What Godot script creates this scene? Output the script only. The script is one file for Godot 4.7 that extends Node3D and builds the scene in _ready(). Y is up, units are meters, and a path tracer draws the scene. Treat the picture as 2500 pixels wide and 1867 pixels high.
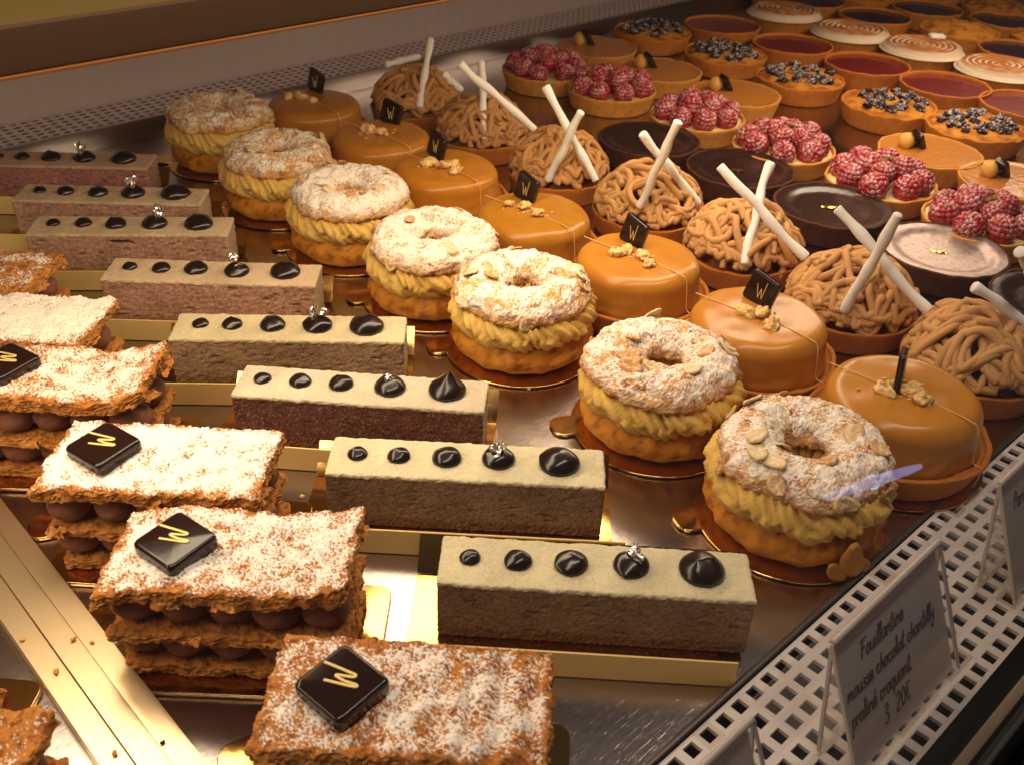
extends Node3D
# A pastry display case seen through its front glass.
# World: y up, metres. d runs along the counter, n runs towards the customer; at(d, n, y) gives the point.

const TURN := 0.78168          # the counter runs at this angle to the x axis
var CD := Vector3(cos(-TURN), 0, sin(-TURN))
var CN := Vector3(-sin(-TURN), 0, cos(-TURN))
var rng := RandomNumberGenerator.new()
var N1 := FastNoiseLite.new()
var N2 := FastNoiseLite.new()
var used := {}
var M := {}

# ------------------------------------------------------------------ helpers
func at(d: float, n: float, y := 0.0) -> Vector3:
	return CD * d + CN * n + Vector3(0, y, 0)

func numbered(called: String) -> String:
	if not used.has(called):
		used[called] = 0
		return called
	used[called] += 1
	return "%s_%03d" % [called, used[called]]

func thing(called: String, label: String, category: String, pos: Vector3, yaw := 0.0, group := "") -> Node3D:
	var o := Node3D.new()
	o.name = numbered(called)
	add_child(o)
	o.position = pos
	o.rotation.y = yaw
	tag(o, label, category, group)
	return o

func tag(o: Node, label: String, category: String, group := "") -> void:
	o.set_meta("label", label)
	o.set_meta("category", category)
	if group != "":
		o.set_meta("group", group)

func part(parent: Node, called: String, mesh: Mesh, mat: Material, t := Transform3D()) -> MeshInstance3D:
	var o := MeshInstance3D.new()
	o.name = called
	o.mesh = mesh
	o.material_override = mat
	parent.add_child(o, true)
	o.transform = t
	return o

func struct(called: String, mesh: Mesh, mat: Material, t := Transform3D()) -> MeshInstance3D:
	var o := part(self, called, mesh, mat, t)
	o.set_meta("kind", "structure")
	return o

var V := PackedVector3Array()
var C := PackedColorArray()
var I := PackedInt32Array()
var p := Vector3.ZERO
var c := Color.WHITE

func begin() -> void:
	V = PackedVector3Array()
	C = PackedColorArray()
	I = PackedInt32Array()
	c = Color.WHITE

# f(u, v) sets p and c; outside is along dP/du x dP/dv
func grid(nu: int, nv: int, f: Callable, cu := false, cv := false) -> void:
	var o := V.size()
	var du := 1.0 / (nu if cu else nu - 1)
	var dv := 1.0 / (nv if cv else nv - 1)
	for i in nu:
		for j in nv:
			f.call(i * du, j * dv)
			V.append(p)
			C.append(c)
	for i in (nu if cu else nu - 1):
		var i2 := (i + 1) % nu
		for j in (nv if cv else nv - 1):
			var j2 := (j + 1) % nv
			var a := o + i * nv + j
			var b := o + i2 * nv + j
			var e := o + i2 * nv + j2
			var g := o + i * nv + j2
			I.append(a); I.append(e); I.append(b)
			I.append(a); I.append(g); I.append(e)

func done(smooth := true) -> ArrayMesh:
	var arr := []
	arr.resize(Mesh.ARRAY_MAX)
	if not smooth:
		var v2 := PackedVector3Array()
		var c2 := PackedColorArray()
		var n2 := PackedVector3Array()
		for k in range(0, I.size(), 3):
			var q := (V[I[k + 2]] - V[I[k]]).cross(V[I[k + 1]] - V[I[k]]).normalized()
			for m in 3:
				v2.append(V[I[k + m]]); c2.append(C[I[k + m]]); n2.append(q)
		arr[Mesh.ARRAY_VERTEX] = v2
		arr[Mesh.ARRAY_COLOR] = c2
		arr[Mesh.ARRAY_NORMAL] = n2
	else:
		var nn := PackedVector3Array()
		nn.resize(V.size())
		for k in range(0, I.size(), 3):
			var a := I[k]
			var b := I[k + 1]
			var e := I[k + 2]
			var q := (V[e] - V[a]).cross(V[b] - V[a])
			nn[a] += q; nn[b] += q; nn[e] += q
		for k in nn.size():
			nn[k] = nn[k].normalized() if nn[k].length_squared() > 1e-30 else Vector3.UP
		arr[Mesh.ARRAY_VERTEX] = V
		arr[Mesh.ARRAY_COLOR] = C
		arr[Mesh.ARRAY_NORMAL] = nn
		arr[Mesh.ARRAY_INDEX] = I
	var m := ArrayMesh.new()
	m.add_surface_from_arrays(Mesh.PRIMITIVE_TRIANGLES, arr)
	return m

# rounded box centred at o; disp(p, n) may move p and set c
func rbox(size: Vector3, r: float, seg: Vector3i, o := Vector3.ZERO, disp = null) -> void:
	var h := size * 0.5
	var inner := h - Vector3.ONE * r
	var s3 := [seg.x, seg.y, seg.z]
	for k in 3:
		for s in [1.0, -1.0]:
			var iu := (k + 1) % 3
			var iv := (k + 2) % 3
			if s < 0:
				var w := iu
				iu = iv
				iv = w
			grid(s3[iu] + 1, s3[iv] + 1, func(u, v):
				var q := Vector3.ZERO
				q[k] = h[k] * s
				q[iu] = h[iu] * (2.0 * u - 1.0)
				q[iv] = h[iv] * (2.0 * v - 1.0)
				var near := q.clamp(-inner, inner)
				var nn := (q - near).normalized()
				p = o + near + nn * r
				if disp != null:
					disp.call(p, nn))

func box_mesh(size: Vector3, r := 0.0004, o := Vector3.ZERO) -> ArrayMesh:
	begin()
	rbox(size, r, Vector3i(5, 5, 5) if r > 0.0 else Vector3i(1, 1, 1), o)
	return done()

# prof: points (radius, y) from the outside bottom, up and over to the inside
func lathe(prof: PackedVector2Array, segs: int, disp = null) -> void:
	var last := prof.size() - 1
	grid(segs, prof.size(), func(u, v):
		var q := prof[int(round(v * last))]
		var a: float = u * TAU
		p = Vector3(q.x * cos(a), q.y, -q.x * sin(a))
		if disp != null:
			disp.call(p, a, int(round(v * last))), true, false)

# a profile resampled so that no step is longer than most
func fine(prof: Array, most: float) -> PackedVector2Array:
	var o := PackedVector2Array()
	for k in prof.size() - 1:
		var a: Vector2 = prof[k]
		var b: Vector2 = prof[k + 1]
		var cnt := int(ceil(a.distance_to(b) / most))
		for m in cnt:
			o.append(a.lerp(b, float(m) / cnt))
	o.append(prof[-1])
	return o

func spline(pts: Array, per: int) -> PackedVector3Array:
	var o := PackedVector3Array()
	for k in pts.size() - 1:
		var a: Vector3 = pts[max(k - 1, 0)]
		var b: Vector3 = pts[k]
		var e: Vector3 = pts[k + 1]
		var g: Vector3 = pts[min(k + 2, pts.size() - 1)]
		for m in per:
			o.append(b.cubic_interpolate(e, a, g, float(m) / per))
	o.append(pts[-1])
	return o

# tube along path; radius may be a float or a Callable(t)
func tube(path: PackedVector3Array, radius, sides: int, flat := 1.0, up := Vector3.ZERO) -> void:
	var cnt := path.size()
	var nrm := []
	var prev := Vector3.ZERO
	for k in cnt:
		var t := (path[min(k + 1, cnt - 1)] - path[max(k - 1, 0)]).normalized()
		var n := up
		if up == Vector3.ZERO:
			n = prev if prev != Vector3.ZERO else (Vector3.UP if absf(t.y) < 0.9 else Vector3.RIGHT)
		n = (n - t * n.dot(t)).normalized()
		prev = n
		nrm.append([n, t.cross(n)])
	var rings := cnt + 4
	grid(rings, sides, func(u, v):
		var i := int(round(u * (rings - 1)))
		var k := clampi(i - 2, 0, cnt - 1)
		var tt := float(k) / (cnt - 1)
		var r: float = radius.call(tt) if radius is Callable else radius
		if i == 0 or i == rings - 1:
			r = 0.0
		var dir: Vector3 = (path[min(k + 1, cnt - 1)] - path[max(k - 1, 0)]).normalized()
		var push := 0.0
		if i <= 1:
			r *= 0.8
			push = -0.25
		elif i >= rings - 2:
			r *= 0.8
			push = 0.25
		var a: float = v * TAU
		var rr: float = radius.call(tt) if radius is Callable else radius
		p = path[k] + dir * push * rr + (nrm[k][0] * cos(a) * flat - nrm[k][1] * sin(a)) * r, false, true)

# plate: a closed outline (x, z) raised to height with a chamfer
func plate(outline: PackedVector2Array, height: float, chamfer: float) -> void:
	var cnt := outline.size()
	var cen := Vector2.ZERO
	for q in outline:
		cen += q / cnt
	var rows := [[0.0, 0.0, true], [0.0, 0.0, false], [0.0, height - chamfer, false], [chamfer * 0.3, height - chamfer * 0.3, false], [chamfer, height, false], [chamfer, height, true]]
	grid(cnt, rows.size(), func(u, v):
		var q: Vector2 = outline[(cnt - int(round(u * cnt))) % cnt]
		var row: Array = rows[int(round(v * (rows.size() - 1)))]
		var w := q
		if row[0] > 0.0:
			var dirv := (cen - q)
			w = q + dirv.normalized() * minf(row[0] * 1.3, dirv.length())
		if row[2]:
			w = cen
		p = Vector3(w.x, row[1], w.y), true, false)

func rounded_rect(w: float, h: float, r: float, per := 5) -> PackedVector2Array:
	var o := PackedVector2Array()
	for k in 4:
		var cx := (w * 0.5 - r) * (1 if k == 0 or k == 3 else -1)
		var cz := (h * 0.5 - r) * (1 if k < 2 else -1)
		for m in per:
			var a := (k + float(m) / (per - 1)) * PI / 2
			o.append(Vector2(cx + r * cos(a), cz + r * sin(a)))
	return o

func n1(q: Vector3, s: float) -> float:
	return N1.get_noise_3d(q.x * s, q.y * s, q.z * s)

func n2(q: Vector3, s: float) -> float:
	return N2.get_noise_3d(q.x * s + 31.7, q.y * s - 12.3, q.z * s + 7.1)

func noise_tex(freq: float, oct: int, kind := 1, side := 512) -> NoiseTexture2D:
	var n := FastNoiseLite.new()
	n.noise_type = [FastNoiseLite.TYPE_SIMPLEX, FastNoiseLite.TYPE_SIMPLEX_SMOOTH, FastNoiseLite.TYPE_CELLULAR][kind]
	n.frequency = freq
	n.fractal_octaves = oct
	n.seed = 7
	var t := NoiseTexture2D.new()
	t.width = side
	t.height = side
	t.seamless = true
	t.noise = n
	return t

func mat(key: String, col: Color, rough: float, metal := 0.0, tex: Texture2D = null, relief := 0.0, scale := Vector3.ONE * 25.0) -> StandardMaterial3D:
	var m := StandardMaterial3D.new()
	m.resource_name = key
	m.albedo_color = col.linear_to_srgb()
	m.vertex_color_use_as_albedo = true
	m.roughness = rough
	m.metallic = metal
	if tex:
		m.uv1_triplanar = true
		m.uv1_scale = scale
		m.heightmap_enabled = true
		m.heightmap_texture = tex
		m.heightmap_scale = relief
	M[key] = m
	return m

func sugar_mix(base: Color, q: Vector3, amount: float, up: float) -> Color:
	var s := n1(q, 760.0) * 0.5 + n2(q, 1500.0) * 0.5 + n1(q, 95.0) * 0.38 + n2(q, 280.0) * 0.30 + amount
	var k := smoothstep(-0.12, 0.18, s) * clampf(up * 1.6 - 0.15, 0.0, 1.0)
	return base.lerp(Color(0.84, 0.77, 0.68), k * 0.94)

# ------------------------------------------------------------------ scene
func _ready() -> void:
	rng.seed = 11
	N1.noise_type = FastNoiseLite.TYPE_SIMPLEX
	N1.frequency = 1.0
	N1.fractal_type = FastNoiseLite.FRACTAL_NONE
	N1.seed = 3
	N2.noise_type = FastNoiseLite.TYPE_SIMPLEX
	N2.frequency = 1.0
	N2.fractal_type = FastNoiseLite.FRACTAL_FBM
	N2.fractal_octaves = 2
	N2.seed = 9
	light_and_camera()
	materials()
	matte()
	setting()
	for k in BARS.size():
		mousse_bar(k)
	for k in SLICES.size():
		millefeuille(k)
	for k in RINGS.size():
		praline_ring(k)
	for k in CAKES.size():
		caramel_cake(k)
	for k in NESTS.size():
		chestnut_nest(k)
	tart_rows()
	far_tarts()
	price_signs()
	crumbs()
	outside_lamps()

func light_and_camera() -> void:
	var cam := Camera3D.new()
	cam.name = "camera"
	add_child(cam)
	var at_ := CameraAttributesPhysical.new()
	at_.frustum_focal_length = 31.43
	at_.frustum_focus_distance = 0.47
	at_.frustum_near = 0.01
	at_.frustum_far = 30.0
	at_.exposure_aperture = 24.0
	cam.attributes = at_
	cam.near = 0.01
	cam.far = 30.0
	cam.fov = 41.795
	var pitch := deg_to_rad(33.6714)
	var roll := deg_to_rad(2.5738)
	var fw := Vector3(0, -sin(pitch), -cos(pitch))
	var ri := Vector3.RIGHT
	var u := ri.cross(fw)
	var r2 := ri * cos(roll) + u * sin(roll)
	var u2 := u * cos(roll) - ri * sin(roll)
	cam.transform = Transform3D(Basis(r2, u2, -fw), Vector3(0, 0.28933, 0))
	cam.current = true
	var we := WorldEnvironment.new()
	we.name = "surroundings"
	var e := Environment.new()
	e.background_mode = Environment.BG_COLOR
	e.background_color = Color(0.028, 0.021, 0.020).linear_to_srgb()
	e.tonemap_mode = Environment.TONE_MAPPER_LINEAR
	e.tonemap_exposure = 1.10
	e.sdfgi_enabled = true
	e.ssao_enabled = true
	e.ssil_enabled = true
	we.environment = e
	add_child(we)
	# the strip lamp under the upper shelf, shining down on the trays
	area("shelf_lamp_glow", at(0.20, -0.356, 0.1925), Vector2(1.90, 0.062), Vector3(0, -1, 0.0), Color(1.0, 0.81, 0.56), 0.335)
	# the tube along the top of the front glass
	area("glass_top_glow", at(0.22, -0.15, 0.74), Vector2(1.1, 0.07), Vector3(0, -1, 0), Color(1.0, 0.83, 0.66), 0.43)

func area(called: String, pos: Vector3, size: Vector2, towards: Vector3, col: Color, energy: float) -> void:
	var l := AreaLight3D.new()
	l.name = called
	l.area_size = size
	l.area_normalize_energy = true
	l.light_color = col.linear_to_srgb()
	l.light_energy = energy
	l.shadow_enabled = true
	l.light_specular = 1.0
	add_child(l)
	var z := -towards
	var y := z.cross(CD).normalized()
	l.transform = Transform3D(Basis(CD, y, z), pos)

func materials() -> void:
	var T_soft := noise_tex(0.03, 5)
	var T_grain := noise_tex(0.12, 4)
	var T_crust := noise_tex(0.05, 4, 2)
	var T_long := noise_tex(0.05, 4)
	mat("mousse", Color.WHITE, 0.85, 0.0, T_soft, 0.03, Vector3(45, 60, 45))
	mat("velvet", Color.WHITE, 0.95, 0.0, T_grain, 0.022, Vector3.ONE * 40)
	mat("crust", Color.WHITE, 0.75, 0.0, T_soft, 0.045, Vector3.ONE * 40)
	mat("bun", Color.WHITE, 0.42, 0.0, T_soft, 0.02, Vector3.ONE * 22)
	mat("shell", Color.WHITE, 0.7, 0.0, T_grain, 0.02, Vector3.ONE * 22)
	mat("cream", Color.WHITE, 0.5, 0.0, T_soft, 0.008, Vector3.ONE * 30)
	mat("ganache", Color(0.034, 0.014, 0.009), 0.22)
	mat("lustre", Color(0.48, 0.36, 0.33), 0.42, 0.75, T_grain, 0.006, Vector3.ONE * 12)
	mat("drop", Color(0.013, 0.006, 0.0045), 0.22)
	mat("chocolate", Color(0.016, 0.006, 0.0045), 0.13, 0.0, T_soft, 0.0008, Vector3.ONE * 15).metallic_specular = 0.45
	var gl := mat("glaze", Color(0.45, 0.178, 0.020), 0.25, 0.0, T_soft, 0.006, Vector3.ONE * 9)
	gl.clearcoat_enabled = true
	gl.clearcoat = 0.12
	gl.clearcoat_roughness = 0.25
	mat("noodle", Color.WHITE, 0.6, 0.0, T_soft, 0.008, Vector3.ONE * 30)
	mat("noodle_thread", Color(0.62, 0.36, 0.14), 0.5)
	mat("custard", Color(0.75, 0.58, 0.28), 0.5)
	mat("pistachio", Color(0.30, 0.34, 0.06), 0.6)
	mat("meringue_stick", Color(0.82, 0.77, 0.70), 0.6, 0.0, T_soft, 0.012, Vector3.ONE * 30)
	mat("berry", Color.WHITE, 0.35)
	mat("nut", Color.WHITE, 0.6, 0.0, T_soft, 0.03, Vector3.ONE * 40)
	var je := mat("jelly", Color(0.17, 0.003, 0.004), 0.10)
	je.clearcoat_enabled = true
	mat("dark_jelly", Color(0.035, 0.012, 0.022), 0.15)
	mat("caramel_fill", Color(0.44, 0.165, 0.028), 0.25, 0.0, T_soft, 0.006, Vector3.ONE * 12)
	mat("silver", Color(0.9, 0.88, 0.84), 0.2, 1.0)
	mat("gold_leaf", Color(0.95, 0.62, 0.12), 0.22, 1.0)
	mat("gold_print", Color(0.72, 0.55, 0.18), 0.4, 0.3)
	mat("gold_foil", Color(0.66, 0.40, 0.13), 0.13, 1.0, T_soft, 0.0016, Vector3.ONE * 14)
	mat("card_back", Color(0.68, 0.46, 0.15), 0.55, 0.0, T_grain, 0.002, Vector3.ONE * 30)
	var st := mat("steel", Color(0.50, 0.44, 0.42), 0.19, 1.0, T_long, 0.0016, Vector3(3, 3, 160))
	st.albedo_texture = null
	mat("steel_plain", Color(0.55, 0.50, 0.48), 0.3, 1.0)
	mat("brass_strip", Color(0.86, 0.66, 0.40), 0.36, 1.0, T_long, 0.0012, Vector3(160, 3, 3))
	mat("back_wall", Color(0.56, 0.46, 0.46), 0.5, 0.3)
	mat("slot_plate", Color(0.70, 0.58, 0.56), 0.5, 0.2)
	mat("dark", Color(0.012, 0.010, 0.009), 0.6)
	mat("rail", Color(0.10, 0.085, 0.075), 0.35, 0.7)
	mat("plastic", Color(0.66, 0.59, 0.55), 0.45, 0.0, T_soft, 0.004, Vector3.ONE * 10)
	mat("shelf_front", Color(0.16, 0.085, 0.04), 0.4)
	mat("shelf_edge", Color(0.50, 0.17, 0.03), 0.5)
	mat("shelf_top", Color(0.30, 0.20, 0.05), 0.45, 0.3)
	mat("lip", Color(0.36, 0.27, 0.17), 0.5)
	mat("paper", Color(0.72, 0.65, 0.62), 0.8)
	M.paper.backlight_enabled = true
	M.paper.backlight = Color(0.55, 0.50, 0.47)
	mat("ink", Color(0.02, 0.018, 0.022), 0.6)
	var ac := mat("acrylic", Color(0.95, 0.95, 0.95, 0.08), 0.05)
	ac.transparency = BaseMaterial3D.TRANSPARENCY_ALPHA
	ac.vertex_color_use_as_albedo = false
	ac.albedo_color = Color(0.95, 0.93, 0.92, 0.03)
	mat("acrylic_edge", Color(0.52, 0.44, 0.40), 0.2)
	var gs := mat("glass", Color.WHITE, 0.0)
	gs.vertex_color_use_as_albedo = false
	gs.transparency = BaseMaterial3D.TRANSPARENCY_ALPHA
	gs.albedo_color = Color(1, 1, 1, 0.02)
	var ct := mat("cool_tube", Color(0.8, 0.85, 0.95), 0.5)
	ct.emission_enabled = true
	ct.emission = Color(0.62, 0.72, 1.0)
	ct.emission_energy_multiplier = 1.5
	var lm := mat("lamp_face", Color(0.9, 0.85, 0.75), 0.6)
	lm.emission_enabled = true
	lm.emission = Color(1.0, 0.86, 0.68)
	lm.emission_energy_multiplier = 1.0

func matte() -> void:
	for k in ["mousse", "velvet", "crust", "shell", "cream", "noodle", "nut", "meringue_stick", "custard", "bun"]:
		M[k].metallic_specular = 0.22
	for k in ["glaze", "caramel_fill"]:
		M[k].metallic_specular = 0.36

func frame(d: float, n: float, y := 0.0) -> Transform3D:   # x along the counter, z towards the customer
	return Transform3D(Basis(CD, Vector3.UP, CN), at(d, n, y))

func flat_box(d0: float, d1: float, n0: float, n1_: float, y0: float, y1: float, r := 0.0004) -> Array:
	return [box_mesh(Vector3(d1 - d0, y1 - y0, n1_ - n0), r), frame((d0 + d1) / 2, (n0 + n1_) / 2, (y0 + y1) / 2)]

func setting() -> void:
	# trays
	var b := flat_box(0.0735, 1.75, -0.7475, -0.1125, -0.004, 0.0, 0.0)
	tag(part(self, "steel_tray", b[0], M.steel, b[1]), "wide brushed steel tray under all rows of cakes", "tray")
	b = flat_box(-0.70, 0.0478, -0.7475, -0.1125, -0.004, 0.0, 0.0)
	tag(part(self, "steel_tray_001", b[0], M.steel, b[1]), "steel tray left of the brass strip, at the corner", "tray")
	used["steel_tray"] = 1
	# the strip between the trays: two folded rims and a flat bar
	var s := thing("divider_strip", "satin brass divider strip of three bands between the two trays", "strip", at(0.0606, -0.43, 0.0))
	s.transform = frame(0.0606, -0.43)
	begin()
	rbox(Vector3(0.0086, 0.0072, 0.632), 0.0004, Vector3i(6, 4, 2), Vector3(0.0, 0.0040, 0))
	part(s, "flat_bar", done(), M.brass_strip)
	for k in [-1, 1]:
		begin()
		rbox(Vector3(0.0084, 0.0064, 0.632), 0.0004, Vector3i(6, 4, 2), Vector3(0.00865 * k, 0.0034, 0))
		part(s, "tray_rim", done(), M.brass_strip)
	# back rail
	b = flat_box(-0.7, 1.75, -0.7535, -0.7478, -0.004, 0.0155, 0.0015)
	tag(part(self, "back_rail", b[0], M.steel_plain, b[1]), "bright steel rail along the rear edge of the trays", "rail")
	# rear slotted plate with real slots
	var g := thing("rear_grille", "grey slotted ventilation grille behind the rear rail", "grille", at(0.5, -0.777, 0.0))
	g.transform = frame(0.0, -0.7535, 0.0145)
	part(g, "slotted_plate", perforated(-0.12, 1.55, 0.0085, 0.0078, 0.0, 0.047, 0.0050, 0.0050, 0.0015, 0.0003), M.slot_plate)
	b = flat_box(-0.7, 1.75, -0.806, -0.7535, -0.02, -0.012, 0.0)
	struct("duct_floor", b[0], M.dark, b[1])
	# rear wall: ribbed steel sheet
	var w := thing("rear_wall", "grey ribbed steel wall at the back of the case", "wall", at(0, 0, 0))
	w.transform = frame(0.5, -0.802, 0.012)
	begin()
	grid(900, 3, func(u, v): p = Vector3((u - 0.5) * 2.4, v * 0.22, -0.001 + 0.00025 * sin(u * 2.4 * TAU / 0.017) * (1.0 - v)))
	part(w, "sheet", done(), M.back_wall)
	# upper shelf with the lamp hidden under its front
	var h := thing("upper_shelf", "brown shelf with an orange lower edge over the back of the case", "shelf", at(0, 0, 0))
	h.transform = frame(0.5, -0.310, 0.1965)
	part(h, "front_panel", box_mesh(Vector3(2.5, 0.0130, 0.004), 0.0008, Vector3(0, 0.0068, -0.002)), M.shelf_front)
	part(h, "lower_edge", box_mesh(Vector3(2.5, 0.0011, 0.005), 0.0004, Vector3(0, -0.0006, -0.002)), M.shelf_edge)
	part(h, "shelf_board", box_mesh(Vector3(2.5, 0.006, 0.480), 0.0006, Vector3(0, 0.0098, -0.2445)), M.shelf_top)
	var l := thing("strip_lamp", "long strip lamp fixed under the front of the upper shelf", "lamp", at(0, 0, 0))
	l.transform = frame(0.20, -0.356, 0.1935)
	part(l, "housing", box_mesh(Vector3(1.92, 0.004, 0.072), 0.0005, Vector3(0, 0.0058, 0)), M.steel_plain)
	part(l, "diffuser", box_mesh(Vector3(1.9, 0.003, 0.062), 0.0005, Vector3(0, 0.0018, 0)), M.lamp_face)
	# front grille with square holes
	var f := thing("front_grille", "white plastic ventilation grille with square holes along the front", "grille", at(0, 0, 0))
	f.transform = frame(0.0, -0.1095, 0.0005)
	part(f, "grille_plate", perforated(0.05, 0.80, 0.0090, 0.00833, 0.0, 0.0665, 0.0052, 0.0049, 0.0002, 0.0018), M.plastic)
	b = flat_box(-0.3, 1.7, -0.1128, -0.1102, -0.004, 0.0020, 0.0008)
	tag(part(self, "front_rail", b[0], M.rail, b[1]), "thin dark metal rail between the trays and the white grille", "rail")
	b = flat_box(-0.3, 1.7, -0.1098, -0.040, -0.055, -0.05, 0.0)
	struct("drain_floor", b[0], M.dark, b[1])
	b = flat_box(-0.3, 1.7, -0.1120, -0.1100, -0.05, -0.0042, 0.0)
	struct("drain_side", b[0], M.dark, b[1])
	b = flat_box(-0.3, 1.7, -0.0428, -0.0385, -0.06, 0.0040, 0.0010)
	tag(part(self, "front_ledge", b[0], M.lip, b[1]), "beige ledge between the white grille and the front glass", "ledge")
	b = flat_box(-0.3, 1.7, -0.0375, -0.0335, -0.06, 0.0030, 0.0010)
	tag(part(self, "glass_channel", b[0], M.dark, b[1]), "dark channel that holds the foot of the front glass", "channel")
	b = flat_box(-0.3, 1.7, -0.0330, 0.012, -0.20, -0.03, 0.002)
	struct("counter_front", b[0], M.dark, b[1])
	# the leaning front glass
	var gt := Transform3D(Basis(CD, (Vector3.UP * 0.42 - CN * 0.085).normalized(), Vector3.ZERO), at(0.5, -0.0355, 0.003))
	gt.basis.z = gt.basis.x.cross(gt.basis.y)
	begin()
	grid(2, 2, func(u, v): p = Vector3((u - 0.5) * 2.2, v * 0.46, 0))
	tag(part(self, "front_glass", done(), M.glass, gt), "clear leaning glass pane in front of the cakes", "glass pane")

# a plate in the x-z plane, top at y = 0, with oblong holes through it
func perforated(x0: float, x1: float, px: float, pz: float, z0: float, z1: float, hx: float, hz: float, off: float, thick: float) -> ArrayMesh:
	begin()
	var nx := int((x1 - x0) / px)
	var nz := int((z1 - z0) / pz)
	z1 = z0 + nz * pz
	for i in nx:
		var a := x0 + i * px
		var b := a + px
		var h0 := a + (px - hx) / 2
		var h1 := h0 + hx
		for j in nz:
			# rows run away from the viewer in -z for the rear plate and in +z for the front one
			var q0 := z0 + j * pz
			var q1 := q0 + pz
			if off > 0.001:
				var t := -q1
				q1 = -q0
				q0 = t
			c = Color.WHITE if off > 0.001 else Color.WHITE.lerp(Color(0.42, 0.30, 0.20), clampf(0.55 * smoothstep(-0.2, 0.8, n1(Vector3(a, 0, q0), 130.0)) * (1.0 if j == 0 or j == nz - 2 else 0.35) + 0.1 * n1(Vector3(a, 3, q0), 400.0), 0, 1))
			var k0 := q0 + (pz - hz) / 2
			var k1 := k0 + hz
			quad(Vector3(a, 0, q0), Vector3(b, 0, q0), Vector3(b, 0, k0), Vector3(a, 0, k0))
			quad(Vector3(a, 0, k1), Vector3(b, 0, k1), Vector3(b, 0, q1), Vector3(a, 0, q1))
			quad(Vector3(a, 0, k0), Vector3(h0, 0, k0), Vector3(h0, 0, k1), Vector3(a, 0, k1))
			quad(Vector3(h1, 0, k0), Vector3(b, 0, k0), Vector3(b, 0, k1), Vector3(h1, 0, k1))
			var t3 := Vector3(0, -thick, 0)
			var cs := [Vector3(h0, 0, k0), Vector3(h1, 0, k0), Vector3(h1, 0, k1), Vector3(h0, 0, k1)]
			for m in 4:
				quad(cs[m], cs[(m + 1) % 4], cs[(m + 1) % 4] + t3, cs[m] + t3)
	return done(false)

func quad(a: Vector3, b: Vector3, e: Vector3, g: Vector3) -> void:
	var o := V.size()
	for q in [a, b, e, g]:
		V.append(q)
		C.append(c)
	I.append_array(PackedInt32Array([o, o + 1, o + 2, o, o + 2, o + 3]))

# ------------------------------------------------------------------ mousse bars
const BARS := [
	[0.0339, -0.2701, 0.0204, "brown", 0.0035], [-0.0173, -0.3296, 0.0090, "brown", 0.005], [-0.0689, -0.3802, 0.0437, "red", 0.004], [-0.1124, -0.4309, -0.0599, "tan", 0.003],
	[-0.1665, -0.4862, -0.0249, "rose", 0.003], [-0.2294, -0.5394, -0.0956, "rose", 0.003], [-0.2566, -0.5828, -0.0456, "rose", 0.002], [-0.3075, -0.6365, -0.0556, "plum", 0.002]]
const ORDER8 := ["nearest the front grille", "second from the front grille", "with dark reddish speckled sides", "fourth from the front grille", "with tall silver leaf, fourth from the rear", "with a dark gash in its side", "second from the rear", "at the very rear of its row"]
const SLICE_AT := ["at the bottom edge, mostly hidden", "second from the front", "third from the front", "cut by the left edge, with upturned corner", "thick with white sugar", "with glossy orange-red top", "left of the brass strip"]
const BAR_LABELS := [
	"mousse bar nearest the front grille, brown sides, five chocolate drops", "mousse bar second from the front, dark grainy sides, bright silver on its fourth drop",
	"mousse bar with dark reddish speckled sides and a pointed largest drop", "mousse bar with torn brown sides between the reddish bar and the rose ones",
	"rose-brown mousse bar whose corner hides behind the sugared slices, tall silver leaf", "rose-brown mousse bar with a dark gash in its side beside the glossy slice",
	"rose-brown mousse bar, second from the rear of its row", "plum-coloured mousse bar at the very rear of its row, under the shelf"]

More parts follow.
